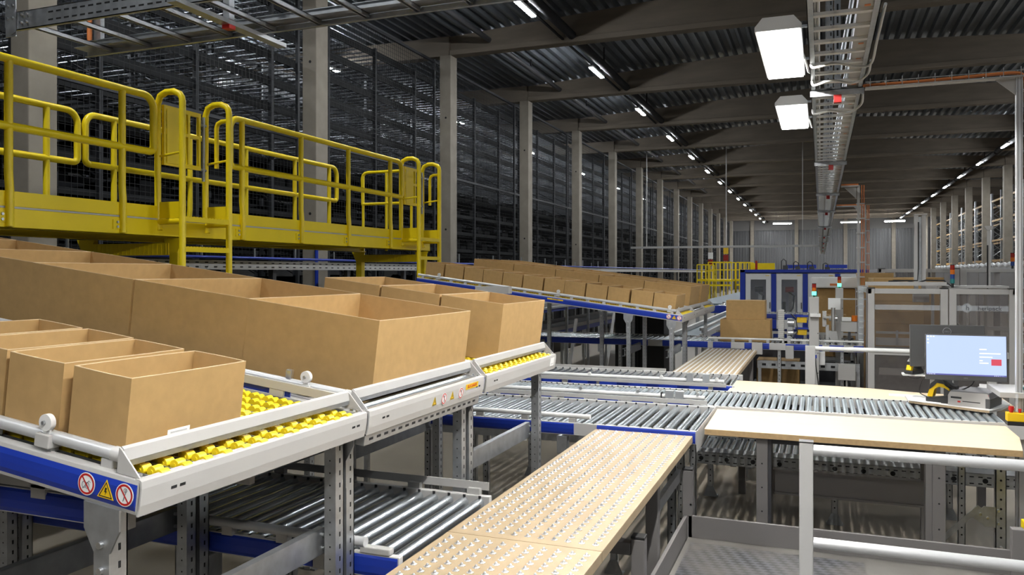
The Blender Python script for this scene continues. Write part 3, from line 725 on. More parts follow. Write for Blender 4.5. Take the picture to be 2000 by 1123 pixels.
# ball transfer table
BX0, BX1, BY0, BY1 = -1.352, -0.735, 1.75, 4.975
O = (-1.04, 3.4, 0)
t = T('ball_transfer_table', 'light wooden table studded with rows of steel transfer balls', 'table', O)
MB(O).box(BX0, BX1, BY0, 2.795, 0.905, 0.9455).build('table_top', 'mdf', t, bevel=0.002)
MB(O).box(BX0, BX1, 2.798, BY1, 0.905, 0.9455).build('table_top', 'mdf', t, bevel=0.002)
def ball_unit(mb, c, n=16):
    prof = [(0.0142, 0), (0.0142, 0.0009), (0.0096, 0.0014), (0.0068, 0.0032), (0.0046, 0.0085), (0.0022, 0.0112), (0.0006, 0.0116)]
    vs = []; fs = []
    for k, (r, z) in enumerate(prof):
        for i in range(n):
            q = r * (0.82 if (k < 2 and i % 2) else 1.0) * (0.86 if (2 <= k < 4 and i % 2) else 1.0)
            vs.append((c[0] + q * cos(2 * pi * i / n), c[1] + q * sin(2 * pi * i / n), c[2] + z))
    for k in range(len(prof) - 1): fs += [(k * n + i, k * n + (i + 1) % n, (k + 1) * n + (i + 1) % n, (k + 1) * n + i) for i in range(n)]
    mb.add(vs, fs, False); mb.add(vs, [list(range((len(prof) - 1) * n, len(prof) * n))]); return mb
cup = ball_unit(MB(), (0, 0, 0))
c0 = cup.build('transfer_ball', 'ball_steel', t)
pts = []
y = 2.855
while y < BY1 - 0.02: pts += [(BX0 + 0.042 + i * 0.0535, y + (0.0) , 0) for i in range(11)]; y += 0.0492
y = 2.735
while y > BY0: pts += [(BX0 + 0.042 + i * 0.0535, y, 0) for i in range(11)]; y -= 0.0492
cam_d = lambda p: p[0] ** 2 + p[1] ** 2
vis = [p for p in pts if p[1] > 2.30]
vis.sort(key=cam_d); rest = vis[100:] + [p for p in pts if p[1] <= 2.30]
for i, p in enumerate(vis[:100]):
    loc = (p[0] - O[0], p[1] - O[1], 0.9452)
    if i == 0: c0.location = loc
    else: inst(c0, loc, t)
mb = MB(O)
for p in rest: ball_unit(mb, (p[0], p[1], 0.9452), 12)
o = mb.build('transfer_ball_field', 'ball_steel', t); o['kind'] = 'stuff'
for (x, y) in ((-0.805, 4.08), (-1.29, 4.08), (-0.805, 2.2), (-1.29, 2.2)): MB(O).box(x - 0.032, x + 0.032, y - 0.032, y + 0.032, 0, 0.905).build('leg', 'taupe', t, bevel=0.004)
channel_leg(t, -0.845, 4.86, 0.905, w=0.05, m='galv_dark', O=O)
MB(O).box(-0.815, -0.785, 4.1, 4.86, 0.70, 0.76).build('brace', 'galv', t)
MB(O).box(-1.29, -1.26, 2.2, 4.1, 0.80, 0.86).build('rail', 'taupe', t); MB(O).box(-0.82, -0.79, 2.2, 4.08, 0.84, 0.90).build('rail', 'taupe', t)
# striped runway table at the far side
O = (-1.07, 9.3, 0)
t = T('runway_table', 'light wooden table with white slide strips behind the roller conveyors', 'table', O)
MB(O).box(-1.40, -0.765, 8.0, 10.72, 0.912, 0.953).build('table_top', 'mdf', t, bevel=0.002)
for i in range(12):
    x = -1.372 + i * 0.0525; MB(O).prism([(x - 0.009, 0.953), (x + 0.009, 0.953), (x + 0.006, 0.959), (x - 0.006, 0.959)], 'y', 8.01, 10.71).build('slide_strip', 'white', t)
for (x, y) in ((-0.82, 8.3), (-0.82, 10.4), (-1.34, 8.3), (-1.34, 10.4)): MB(O).box(x - 0.03, x + 0.03, y - 0.03, y + 0.03, 0, 0.912).build('leg', 'taupe', t, bevel=0.004)

# packing tables
O = (0.18, 5.6, 0)
t = T('packing_table', 'pale wooden packing table nearer the camera, in front of the roller conveyor', 'table', O)
MB(O).prism([(-0.695, 5.205), (1.058, 5.205), (1.125, 5.62), (1.125, 6.005), (-0.708, 6.005)], 'z', 0.915, 0.951).build('table_top', 'laminate', t, bevel=0.002)
MB(O).prism([(-0.692, 5.2035), (1.059, 5.2035), (1.059, 5.2055), (-0.692, 5.2055)], 'z', 0.9155, 0.9500).build('front_edge_band', 'mdf_edge', t)
for x in (-0.345, 0.645):
    MB(O).box(x - 0.035, x + 0.035, 5.245, 5.30, 0, 0.915).build('leg', 'taupe', t, bevel=0.004)
    MB(O).box(x + 0.036 if x < 0 else x - 0.07, x + 0.055 if x < 0 else x - 0.036, 5.25, 5.33, 0, 0.915).build('leg_flange', 'dark' if x < 0 else 'taupe', t)
    MB(O).box(x - 0.03, x + 0.03, 5.86, 5.92, 0, 0.90).build('leg', 'taupe', t, bevel=0.004)
    m = MB(O)
    for z in (0.45, 0.6, 0.75): m.cyl((x, 5.243, z), (x, 5.2455, z), 0.005, 8)
    m.build('hole_row', 'hole', t)
MB(O).box(-0.31, 0.64, 5.84, 5.88, 0.42, 0.58).box(-0.31, 0.64, 5.82, 5.90, 0.57, 0.585).box(-0.31, 0.64, 5.82, 5.90, 0.415, 0.43).build('cross_beam', 'taupe', t)
MB(O).box(-0.31, 0.64, 5.27, 5.30, 0.875, 0.912).build('apron', 'dark', t)
O = (0.3, 7.25, 0)
t = T('packing_table', 'pale wooden packing table behind the roller conveyor and the monitors', 'table', O)
MB(O).prism([(-0.735, 6.85), (1.35, 6.85), (1.35, 7.40), (0.78, 7.42), (0.40, 7.55), (-0.11, 7.62), (-0.735, 7.66)], 'z', 0.915, 0.951).build('table_top', 'laminate', t, bevel=0.002)
for x in (-0.65, 1.2):
    for y in (7.32,): MB(O).box(x - 0.03, x + 0.03, y - 0.03, y + 0.03, 0, 0.915).build('leg', 'taupe', t, bevel=0.004)
# galvanised side post with brace at the right end
O = (1.06, 5.92, 0)
t = T('braced_post', 'perforated galvanised post with a diagonal brace at the right end of the near table', 'post', O)
MB(O).box(1.03, 1.09, 5.80, 5.805, 0, 0.90).box(1.03, 1.035, 5.80, 5.85, 0, 0.90).box(1.085, 1.09, 5.80, 5.85, 0, 0.90).build('upright', 'galv', t)
m = MB(O)
for i in range(11): m.cyl((1.06, 5.7985, 0.82 - 0.06 * i), (1.06, 5.801, 0.82 - 0.06 * i), 0.007, 8)
m.build('hole_row', 'hole', t)
MB(O).prism([(1.03, 0.47), (1.03, 0.34), (0.97, 0.34), (0.90, 0.40), (0.965, 0.47)], 'y', 5.793, 5.799).build('gusset_plate', 'galv', t)
MB(O).prism([(0.955, 0.455), (0.93, 0.475), (0.64, 0.16), (0.665, 0.14)], 'y', 5.785, 5.793).build('diagonal_brace', 'galv', t)
m = MB(O)
for (x, z) in ((1.045, 0.45), (1.045, 0.37), (0.985, 0.40), (0.945, 0.42), (1.06, 0.15), (1.06, 0.22)): m.cyl((x, 5.780, z), (x, 5.8, z), 0.008, 8)
m.build('bolt', 'chrome', t)
MB(O).prism([(0.62, 0.0), (0.80, 0.0), (0.70, 0.15), (0.62, 0.15)], 'y', 5.79, 5.795).build('base_gusset', 'galv_dark', t)
# low conveyor under the tables
t, O = roller_conveyor('low dark roller conveyor running under both packing tables', -1.0, 1.32, 6.55, 7.22, 0.50, 0.055, 0.022, [], [(-0.90, 7.12), (0.95, 7.12), (0.1, 6.65)], rail_h=0.10, fm='galv')
MB(O).box(-1.0, 1.32, 6.545, 6.70, 0.503, 0.512).build('cover_strip', 'galv_dark', t)
m = MB(O); x = -0.98
while x < 1.28:
    m.box(x, x + 0.028, 6.5485, 6.5505, 0.478, 0.486); m.box(x, x + 0.028, 6.5485, 6.5505, 0.430, 0.438); x += 0.055
m.build('slot_rows', 'hole', t)['kind'] = 'stuff'
m = MB(O); x = -0.90
while x < 1.28: m.cyl((x, 6.548, 0.457), (x, 6.5505, 0.457), 0.018, 12); x += 0.20
m.build('hole_row', 'hole', t)
# perforated tray seen under the near table
t = T('perforated_tray', 'pale perforated steel tray seen under the left end of the near packing table', 'tray', (-0.3, 8.0, 0))
MB((-0.3, 8.0, 0)).box(-0.70, 1.0, 7.75, 8.3, 0.40, 0.41).build('sheet', 'light_grey', t)
m = MB((-0.3, 8.0, 0))
for i in range(24):
    for j in range(9): m.box(-0.62 + i * 0.065, -0.62 + i * 0.065 + 0.035, 7.79 + j * 0.055, 7.79 + j * 0.055 + 0.028, 0.4101, 0.4112)
m.build('perforations', 'taupe', t)['kind'] = 'stuff'
for x in (-0.66, 0.95): MB((-0.3, 8.0, 0)).box(x - 0.02, x + 0.02, 7.76, 7.80, 0, 0.40).box(x - 0.02, x + 0.02, 8.25, 8.29, 0, 0.40).build('leg', 'galv', t)

# ------------------------------------------------------------------ operator platform and railings
t = T('step_platform', 'grey operator step platform in front of the near packing table', 'platform', (0.1, 3.2, 0))
O = (0.1, 3.2, 0)
MB(O).box(-0.74, 1.6, 0.6, 4.83, 0.31, 0.37).build('deck', 'step_plate', t)
MB(O).box(-0.74, 0.98, 4.83, 4.85, 0.31, 0.497).build('rear_toe_board', 'taupe', t, bevel=0.002)
MB(O).box(-0.765, -0.745, 0.6, 4.83, 0.31, 0.497).build('side_toe_board', 'taupe', t, bevel=0.002)
for (x, y, h) in ((-0.745, 4.86, 0.765), (-0.752, 3.50, 0.775), (-0.752, 1.9, 0.775), (0.955, 4.82, 0.62)):
    p = MB(O).box(x - 0.03, x + 0.03, y - 0.03, y + 0.03, 0.0, h).build('post', 'taupe', t, bevel=0.004)
    if x < 0: MB(O).box(x - 0.031, x + 0.031, y - 0.031, y + 0.031, h, h + 0.012).build('post_cap', 'black', p, bevel=0.003)
    m = MB(O)
    for z in (h - 0.20, h - 0.205): m.cyl((x + 0.02, y - 0.033, h - 0.2), (x + 0.02, y - 0.029, h - 0.2), 0.006, 8)
    m.build('screw', 'chrome', p)
MB(O).box(-1.28, -0.785, 3.47, 3.53, 0.70, 0.755).build('tie_bar', 'taupe', t, bevel=0.004)
for (x, y) in ((-0.6, 1.0), (1.4, 1.0), (-0.6, 4.6), (1.4, 4.6), (0.4, 2.8)): MB(O).box(x - 0.05, x + 0.05, y - 0.05, y + 0.05, 0, 0.31).build('foot', 'taupe', t)
tag(MB((-0.2, 3.6, 0.3)).box(-0.71, 0.22, 2.2, 4.72, 0.30, 0.306).build('chequer_mat', 'mat_chequer', loc=(-0.2, 3.6, 0.371)), 'dark chequered rubber mat lying on the operator platform', 'mat')
O = (0.3, 3.3, 0.37)
t = T('guard_railing', 'grey guard railing with square post and two round rails at the front right', 'railing', O)
p = MB(O).box(-0.078, -0.027, 3.275, 3.325, 0.37, 1.294).build('post', 'grey', t, bevel=0.004)
MB(O).box(-0.079, -0.026, 3.274, 3.326, 1.294, 1.298).build('post_cap', 'black', p)
MB(O).box(-0.079, -0.026, 3.2745, 3.3255, 0.37, 0.378).build('base_plate', 'taupe', p)
MB(O).cyl((-0.03, 3.3, 1.264), (1.45, 3.3, 1.264), 0.021, 16).build('top_rail', 'tube', t)
MB(O).cyl((-0.03, 3.3, 0.905), (1.45, 3.3, 0.905), 0.021, 16).build('lower_rail', 'tube', t)
MB(O).box(1.42, 1.47, 3.275, 3.325, 0.37, 1.294).build('post', 'grey', t, bevel=0.004)
tag(MB().box(1.01, 1.30, 4.95, 5.02, 0.20, 0.62).build('kick_plate', 'yellow', bevel=0.004), 'yellow guard plate standing on the floor at the right end of the near table', 'guard plate')
# ------------------------------------------------------------------ yellow maintenance platform
XF, XB = -5.67, -6.91          # front and rear railing planes
ZF, ZK, ZM, ZR = 2.45, 2.565, 3.05, 3.555
O = (-6.3, 7.7, 0)
t = T('maintenance_platform', 'yellow maintenance platform on legs spanning over the conveyors', 'platform', O)
Y0P, Y1P = 2.0, 11.1
for x, s in ((XF, 1), (XB, -1)):
    MB(O).box(x - 0.05 * s, x, Y0P, Y1P, 2.285, 2.435).box(x - 0.09 * s, x, Y0P, Y1P, 2.285, 2.295).build('edge_beam', 'yellow', t, bevel=0.002)
    MB(O).box(x - 0.012 * s, x, Y0P, 5.64, 2.452, ZK).build('toe_board', 'yellow', t, bevel=0.002)
    MB(O).box(x - 0.012 * s, x, 6.36, 10.25, 2.452, ZK).build('toe_board', 'yellow', t, bevel=0.002)
MB(O).box(XB, XF - 0.02, Y0P, Y1P, 2.425, 2.449).build('deck_plate', 'galv', t)
MB(O).box(XF - 0.03, XF - 0.001, Y0P, Y1P, 2.436, 2.450).build('deck_lip', 'light_grey', t)
for y in (3.0, 4.5, 7.0, 8.4, 9.8): MB(O).box(XB, XF - 0.06, y - 0.04, y + 0.04, 2.30, 2.42).build('joist', 'yellow', t)
for y in (5.94, 10.98):
    for x in (XF - 0.06, XB + 0.06):
        lg = MB(O).box(x - 0.05, x + 0.05, y - 0.05, y + 0.05, 0, 2.28).build('leg', 'yellow', t, bevel=0.004)
        MB(O).prism([(x - 0.12, 2.28), (x + 0.12, 2.28), (x + 0.05, 2.14), (x - 0.05, 2.14)], 'y', y - 0.055, y - 0.05).build('gusset', 'yellow', lg)
    b = MB(O).box(XB + 0.11, XF - 0.11, y - 0.06, y + 0.06, 2.12, 2.235).build('cross_beam', 'yellow', t, bevel=0.002)
    m = MB(O); x = XB + 0.16
    while x < XF - 0.14: m.box(x, x + 0.006, y - 0.063, y - 0.0595, 2.125, 2.23); x += 0.055
    m.build('rib', 'yellow', b)
def rail_loop(t, x, ya, yb, open_a=False, open_b=False, r=0.033, ztop=ZR, zm=ZM):
    """a closed railing panel: top rail, middle rail, rounded ends"""
    c = 0.12; pts = []
    if open_a: pts += [(x, ya, ztop)]
    else: pts += arc((ya + c, ztop - c), c, pi, pi / 2, 6, 'yz', x)
    if open_b: pts += [(x, yb, ztop)]
    else: pts += arc((yb - c, ztop - c), c, pi / 2, 0, 6, 'yz', x) + arc((yb - 0.05, zm + 0.05), 0.05, 0, -pi / 2, 4, 'yz', x)
    if open_b: MB(O).tube([(x, ya, zm), (x, yb, zm)], r * 0.8, 10).build('middle_rail', 'yellow', t)
    else: pts += [(x, ya + (0.05 if not open_a else 0), zm)]
    if not open_a: pts += arc((ya + 0.05, zm + 0.05), 0.05, -pi / 2, -pi, 4, 'yz', x)
    MB(O).tube(pts, r, 12, closed=not (open_a or open_b)).build('top_rail', 'yellow', t)
def posts(t, x, ys, s):
    for y in ys:
        p = MB(O).tube([(x + s * 0.012, y, 2.30), (x + s * 0.012, y, 2.56), (x, y, 2.70), (x, y, ZR)], 0.030, 10).build('railing_post', 'yellow', t)
        MB(O).box(x - 0.004 + s * 0.004, x + 0.004 + s * 0.004, y - 0.10, y - 0.02, 2.33, 2.41).build('clamp_plate', 'yellow', p)
        m = MB(O)
        for z in (2.35, 2.39): m.cyl((x + s * 0.002, y - 0.055, z), (x + s * 0.016, y - 0.055, z), 0.012, 6)
        m.build('bolt', 'galv', p)
tr = T('platform_railing', 'yellow front railing of the platform left of the first ladder', 'railing', O)
rail_loop(tr, XF, 2.2, 5.59, open_a=True); posts(tr, XF, (2.8, 4.20, 5.24), 1)
tr = T('platform_railing', 'yellow front railing of the platform between its two ladders', 'railing', O)
rail_loop(tr, XF, 6.60, 10.20); posts(tr, XF, (6.78, 7.80, 8.80, 9.87), 1)
tr = T('platform_railing', 'yellow rear railing of the platform at the left edge', 'railing', O)
rail_loop(tr, XB, 2.2, 5.84, open_a=True); posts(tr, XB, (3.6, 5.50), -1)
tr = T('platform_railing', 'yellow rear railing of the platform behind the middle ladder', 'railing', O)
rail_loop(tr, XB, 5.93, 10.4); posts(tr, XB, (6.28, 7.36, 8.34, 9.36, 10.2), -1)
tr = T('platform_railing', 'yellow end railing of the platform beside the rear column', 'railing', O)
c = 0.1; xa, xb = XB + 0.05, XF - 0.30
MB(O).tube([(xa, 11.05, ZM)] + [(xa, 11.05, ZR - c)] + [(xa + c - c * cos(q), 11.05, ZR - c + c * sin(q)) for q in (pi / 6, pi / 3, pi / 2)] + [(xb - c + c * sin(q), 11.05, ZR - c + c * cos(q)) for q in (0, pi / 6, pi / 3, pi / 2)] + [(xb, 11.05, ZM)], 0.024, 12, closed=True).build('top_rail', 'yellow', tr)
for x in (xa + 0.02, 0.5 * (xa + xb), xb): MB(O).tube([(x, 11.05, 2.30), (x, 11.05, ZR - 0.02)], 0.022, 10).build('railing_post', 'yellow', tr)
MB(O).box(xa, xb, 11.04, 11.055, 2.452, ZK).build('toe_board', 'yellow', tr)
def ladder(label, ya, yb, zb=1.4):
    t = T('access_ladder', label, 'ladder', O)
    xo = -5.40
    for y, s in ((ya, 1), (yb, -1)):
        c = 0.10; pts = [(xo, y, 0.0), (xo, y, ZR + 0.05 - c)] + [(xo - c + c * cos(q), y, ZR + 0.05 - c + c * sin(q)) for q in (pi / 8, pi / 4, pi / 2)]
        pts += [(XF - 0.02 + c - c * sin(q), y, ZR + 0.05 - c + c * cos(q)) for q in (0, pi / 4, pi / 2)] + [(XF - 0.02, y, 2.40), (XF - 0.0, y, 2.34)]
        h = MB(O).tube(pts, 0.030, 12).build('stile', 'yellow', t)
        MB(O).cyl((xo, y, 3.05), (XF - 0.02, y, 3.02), 0.012, 8).build('stay', 'yellow', h)
        MB(O).cyl((xo, y, 2.42), (XF - 0.02, y, 2.42), 0.028, 10).build('lower_stay', 'yellow', h)
        MB(O).box(XF - 0.02, xo, y - 0.006, y + 0.006, 2.45, 2.60).build('side_plate', 'yellow', h)
    z = 2.44
    while z > 0.3:
        b = MB(O).box(xo - 0.02, xo + 0.02, ya, yb, z - 0.022, z + 0.022)
        y = ya + 0.04
        while y < yb - 0.04: b.box(xo - 0.018, xo + 0.018, y, y + 0.018, z + 0.022, z + 0.028); y += 0.04
        b.build('rung', 'yellow', t); z -= 0.275
    # self-closing gate
    g = MB(O)
    gy0, gy1 = ya + 0.04, yb - 0.10; gx = XF + 0.0
    fr = MB(O).box(gx - 0.015, gx + 0.015, gy0, gy1, ZR - 0.09, ZR - 0.05).box(gx - 0.015, gx + 0.015, gy0, gy1, 3.25, 3.28).box(gx - 0.015, gx + 0.015, gy0, gy1, 2.95, 2.99)
    for y in (gy0 + 0.015, 0.5 * (gy0 + gy1) + 0.08, gy1 - 0.015): fr.box(gx - 0.014, gx + 0.014, y - 0.014, y + 0.014, 2.95, ZR - 0.05)
    gt = fr.build('gate', 'yellow', t)
    MB(O).box(gx + 0.016, gx + 0.022, gy0 + 0.03, gy0 + 0.26, 2.97, ZR - 0.08).build('gate_plate', 'yellow', gt)
    h = MB(O)
    for z in (3.40, 2.96): h.cyl((gx, gy1 - 0.0, z), (gx, gy1 + 0.08, z), 0.014, 8)
    h.cyl((gx, gy1 + 0.05, 2.85), (gx, gy1 + 0.05, 3.48), 0.015, 8)
    h.build('hinge', 'galv_dark', gt)
    # small inner grab handle on the far side
    c = 0.06; y = yb + 0.02
    MB(O).tube([(XF + 0.10, y, 2.98), (XF + 0.10, y, 3.38)] + [(XF + 0.10 - 0.0 + 0.06 - c * cos(q), y, 3.38 + c * sin(q)) for q in (pi / 4, pi / 2)] + [(-5.42, y, 3.44)], 0.022, 10).build('grab_handle', 'yellow', t)
    return t
ladder('yellow ladder with hooped stiles at the middle of the platform', 5.66, 6.27)
ladder('yellow ladder with hooped stiles at the far end of the platform', 10.22, 10.88)

# ------------------------------------------------------------------ cable trays and flood lamps overhead
O = (0.1, 12, 3.27)
t = T('cable_ladder', 'long galvanised cable ladder running overhead into the depth of the hall', 'cable tray', O)
for x in (-0.065, 0.27):
    s = 1 if x < 0 else -1
    MB(O).box(x, x + s * 0.004, -6, 60, 3.24, 3.345).box(x, x + s * 0.03, -6, 60, 3.24, 3.245).box(x, x + s * 0.018, -6, 60, 3.34, 3.345).build('side_rail', 'galv', t)
r = MB(O).box(-0.062, 0.267, -0.02, 0.02, 3.245, 3.262)
r0 = r.build('rung', 'white', t); y = 1.0; lst = []
while y < 24: lst.append(y); y += 0.255
for i, y in enumerate(lst[:98]):
    if i == 0: r0.location = (0, y, 0)
    else: inst(r0, (0, y, 0), t)
mb = MB(O)
while y < 58: mb.box(-0.062, 0.267, y - 0.02, y + 0.02, 3.245, 3.262); y += 0.255
mb.build('far_rungs', 'light_grey', t)['kind'] = 'stuff'
MB(O).box(0.175, 0.262, -6, 60, 3.262, 3.27).build('cable_lid', 'light_grey', t)
MB(O).box(0.17, 0.176, -6, 60, 3.262, 3.32).build('divider', 'galv', t)
m = MB(O); y = 3.2
while y < 20: m.box(0.20, 0.228, y, y + 0.028, 3.2605, 3.262); y += 0.35
m.build('clip_row', 'orange', t)['kind'] = 'stuff'
for i, dx in enumerate((-0.045, -0.028, -0.012)):
    MB(O).tube([(dx, y_, 3.276 + 0.004 * (i % 2)) for y_ in (-6, 8, 20, 40, 60)], 0.008, 6).build('power_cable', 'cable_white', t)
k = 0; y = 6.05
while y < 50:
    d = T('tray_hanger', '%s slotted hanger strut with red end cap carrying the long cable ladder' % ORD[k], 'hanger', (0.11, y, 3.2), group='hangers of the long cable ladder')
    MB((0, y, 0)).box(-0.02, 0.02, y - 0.02, y + 0.02, 3.20, 7.9).build('strut', 'galv', d, loc=(0, 0, -3.2))
    s = MB((0, y, 0)); z = 3.34
    while z < 5.6: s.box(-0.006, 0.006, y - 0.0215, y - 0.02, z, z + 0.045); z += 0.09
    s.build('slot_row', 'hole', d, loc=(0, 0, -3.2))
    MB((0, y, 0)).box(-0.026, 0.026, y - 0.026, y + 0.026, 3.145, 3.20).build('end_cap', 'red', d, loc=(0, 0, -3.2), bevel=0.003)
    MB((0, y, 0)).box(-0.18, 0.17, y - 0.022, y - 0.018, 3.195, 3.24).box(-0.18, 0.17, y - 0.022, y + 0.022, 3.235, 3.24).build('cradle', 'galv', d, loc=(0, 0, -3.2))
    MB((0, y, 0)).cyl((0.0, y + 0.02, 3.30), (0.75, y + 1.2, 7.9), 0.018, 6).build('diagonal_stay', 'galv', d, loc=(0, 0, -3.2))
    y += 3.9 if k < 3 else 6.0; k += 1
def flood(label, y0, y1):
    x0, x1 = -0.335, -0.110
    t = T('flood_lamp', label, 'lamp', (0.5 * (x0 + x1), 0.5 * (y0 + y1), 3.30), group='flood lamps on the cable ladder')
    O = (0.5 * (x0 + x1), 0.5 * (y0 + y1), 3.30); 
    MB(O).prism([(x0 - 0.012, 3.30), (x1 + 0.012, 3.30), (x1 + 0.012, 3.325), (x1 - 0.03, 3.375), (x0 + 0.03, 3.375), (x0 - 0.012, 3.325)], 'y', y0 - 0.02, y1 + 0.02).build('housing', 'white', t, bevel=0.006)
    MB(O).box(x0, x1, y0, y1, 3.288, 3.30).build('diffuser', 'lamp_face', t)
    MB(O).box(0.5 * (x0 + x1) - 0.02, 0.5 * (x0 + x1) + 0.02, y0 + 0.05, y1 - 0.05, 3.284, 3.288).build('light_strip', 'lamp_strip', t)
    for y in (y0 + 0.12, y1 - 0.25): MB(O).box(x1 - 0.05, -0.065, y - 0.012, y + 0.012, 3.34, 3.352).build('bracket_arm', 'galv', t)
    MB(O).tube([(x1 + 0.0, y0 + 0.62, 3.34), (-0.09, y0 + 0.72, 3.30), (-0.075, y0 + 0.85, 3.26), (-0.06, y0 + 0.95, 3.27)], 0.007, 6).build('lamp_cable', 'cable_white', t)
    return t
flood('lit white flood lamp on the cable ladder, nearer of the two in view', 4.68, 5.78)
flood('lit white flood lamp on the cable ladder, farther of the two in view', 6.80, 7.86)
for i, y in enumerate((2.4, 0.2, -2.2)): flood('lit white flood lamp on the cable ladder overhead, %s one back from the view' % ORD[i], y, y + 1.05)
# drooping lamp cables under the ladder
def cable(label, pts, r, m, cat='cable', group=None, nm='power_cable'):
    c = Vector(pts[0]); P = [Vector(p) for p in pts]; out = []
    for i in range(len(P) - 1):
        a, b, d, e = P[max(i - 1, 0)], P[i], P[i + 1], P[min(i + 2, len(P) - 1)]
        for k in range(6):
            u = k / 6; out.append(0.5 * ((2 * b) + (d - a) * u + (2 * a - 5 * b + 4 * d - e) * u * u + (3 * b - a - 3 * d + e) * u ** 3))
    out.append(P[-1])
    o = MB(c).tube(out, r, 8).build(nm, m, loc=c); return tag(o, label, cat, group)
cable('white lamp cable looped under the cable ladder before its first red cap', [(-0.05, 5.3, 3.28), (-0.045, 5.25, 3.215), (0.08, 5.22, 3.222), (0.22, 5.32, 3.215), (0.29, 5.36, 3.24), (0.30, 5.0, 3.28), (0.31, 4.5, 3.33)], 0.008, 'cable_white', group='white loops under the ladder')
cable('white lamp cable looped lower under the cable ladder before its first red cap', [(-0.05, 5.75, 3.28), (-0.045, 5.68, 3.20), (0.06, 5.62, 3.21), (0.20, 5.72, 3.205), (0.285, 5.7, 3.25), (0.295, 5.5, 3.29)], 0.008, 'cable_white', group='white loops under the ladder')
cable('white lamp cable looped under the cable ladder behind its first red cap', [(-0.05, 6.75, 3.28), (-0.05, 6.70, 3.20), (0.07, 6.62, 3.20), (0.2, 6.68, 3.19), (0.285, 6.6, 3.23), (0.29, 6.45, 3.28)], 0.009, 'cable_white', group='white loops under the ladder')
# broad cable ladder crossing at the upper left
O = (-3.0, 3.4, 3.33)
t = T('cable_ladder', 'broad perforated cable ladder crossing overhead at the upper left', 'cable tray', O)
for y, s in ((3.10, 1), (3.66, -1)):
    MB(O).box(-4.14 if y < 3.4 else -4.24, 0.0, y, y + s * 0.004, 3.285, 3.385).box(-4.14 if y < 3.4 else -4.24, 0.0, y, y + s * 0.022, 3.285, 3.289).box(-4.14 if y < 3.4 else -4.24, 0.0, y, y + s * 0.015, 3.381, 3.385).build('side_rail', 'galv', t)
m = MB(O); x = -3.88
while x < -2.0: m.box(x, x + 0.034, 3.0985, 3.1, 3.352, 3.360); m.box(x, x + 0.034, 3.0985, 3.1, 3.310, 3.318); x += 0.058
m.build('slot_rows', 'hole', t)['kind'] = 'stuff'
for i in range(13): MB(O).box(-4.05 + i * 0.30, -4.043 + i * 0.30, 3.11, 3.65, 3.295, 3.318).box(-4.027 + i * 0.30, -4.02 + i * 0.30, 3.11, 3.65, 3.295, 3.318).box(-4.05 + i * 0.30, -4.02 + i * 0.30, 3.11, 3.65, 3.314, 3.318).build('rung', 'galv', t)
MB(O).box(-4.24, 0, 3.56, 3.65, 3.318, 3.324).build('cable_lid', 'galv', t)
MB(O).box(-4.20, -4.12, 3.094, 3.099, 3.25, 3.40).prism([(-4.20, 3.40), (-4.12, 3.40), (-4.12, 3.272), (-4.15, 3.258), (-4.185, 3.272), (-4.20, 3.31)], 'y', 3.09, 3.096).box(-4.20, -4.12, 3.092, 3.098, 3.38, 7.9).build('end_strut', 'galv', t)
m = MB(O)
for (x, z) in ((-4.18, 3.35), (-4.14, 3.35), (-4.18, 3.42), (-4.14, 3.42), (-4.08, 3.365), (-4.04, 3.365), (-4.08, 3.32), (-4.04, 3.32), (-4.18, 3.5), (-4.14, 3.5)): m.cyl((x, 3.085, z), (x, 3.1, z), 0.008, 8)
m.build('bolt', 'chrome', t)
d = T('tray_hanger', 'slotted hanger strut with red end cap under the crossing cable ladder', 'hanger', (-2.93, 3.4, 3.30))
O = (-2.93, 3.4, 3.30)
MB(O).box(-2.95, -2.91, 3.38, 3.42, 3.29, 7.9).build('strut', 'galv', d); MB(O).box(-2.955, -2.905, 3.375, 3.425, 3.242, 3.29).build('end_cap', 'red', d, bevel=0.003)
MB(O).box(-2.96, -2.90, 3.0, 3.85, 3.262, 3.285).build('cradle', 'galv', d)
m = MB(O); z = 3.42
while z < 4.6: m.box(-2.936, -2.924, 3.3785, 3.38, z, z + 0.045); z += 0.09
m.build('slot_row', 'hole', d)
for x in (-3.9, -1.2):
    pass
# wire tray from the ladder to the riser at the right
O = (0.75, 6.1, 3.25)
t = T('wire_tray', 'thin wire cable tray reaching from the overhead ladder to the right riser', 'cable tray', O)
MB(O).box(0.29, 1.24, 6.06, 6.14, 3.236, 3.244).build('tray_bed', 'light_grey', t)
m = MB(O)
for y in (6.05, 6.15):
    for z in (3.24, 3.275): m.tube([(0.29, y, z), (1.25, y, z)], 0.003, 5)
x = 0.32
while x < 1.25: m.tube([(x, 6.05, 3.30), (x, 6.05, 3.238), (x, 6.15, 3.238), (x, 6.15, 3.30)], 0.0025, 5); x += 0.1
m.build('wire_frame', 'galv', t)
MB(O).prism([(1.20, 3.23), (1.08, 3.23), (1.20, 3.12)], 'y', 6.09, 6.10).build('corner_gusset', 'light_grey', t)
cable('orange cables lying on the wire tray and turning down the right riser', [(0.20, 6.1, 3.255), (0.30, 6.1, 3.262), (0.6, 6.1, 3.262), (0.95, 6.1, 3.268), (1.18, 6.1, 3.27), (1.243, 6.1, 3.24), (1.256, 6.1, 3.1), (1.256, 6.1, 2.4), (1.256, 6.1, 1.7), (1.256, 6.1, 1.0)], 0.011, 'orange')
O = (1.22, 6.1, 0)
t = T('cable_riser', 'aluminium riser post with orange cables at the right edge of the picture', 'post', O)
p = MB(O).box(1.198, 1.236, 6.08, 6.12, 0.0, 3.25).build('post', 'tube', t, bevel=0.003)
MB(O).box(1.206, 1.209, 6.078, 6.081, 0.0, 3.25).box(1.225, 1.228, 6.078, 6.081, 0.0, 3.25).build('groove', 'taupe', p)
m = MB(O); z = 0.95
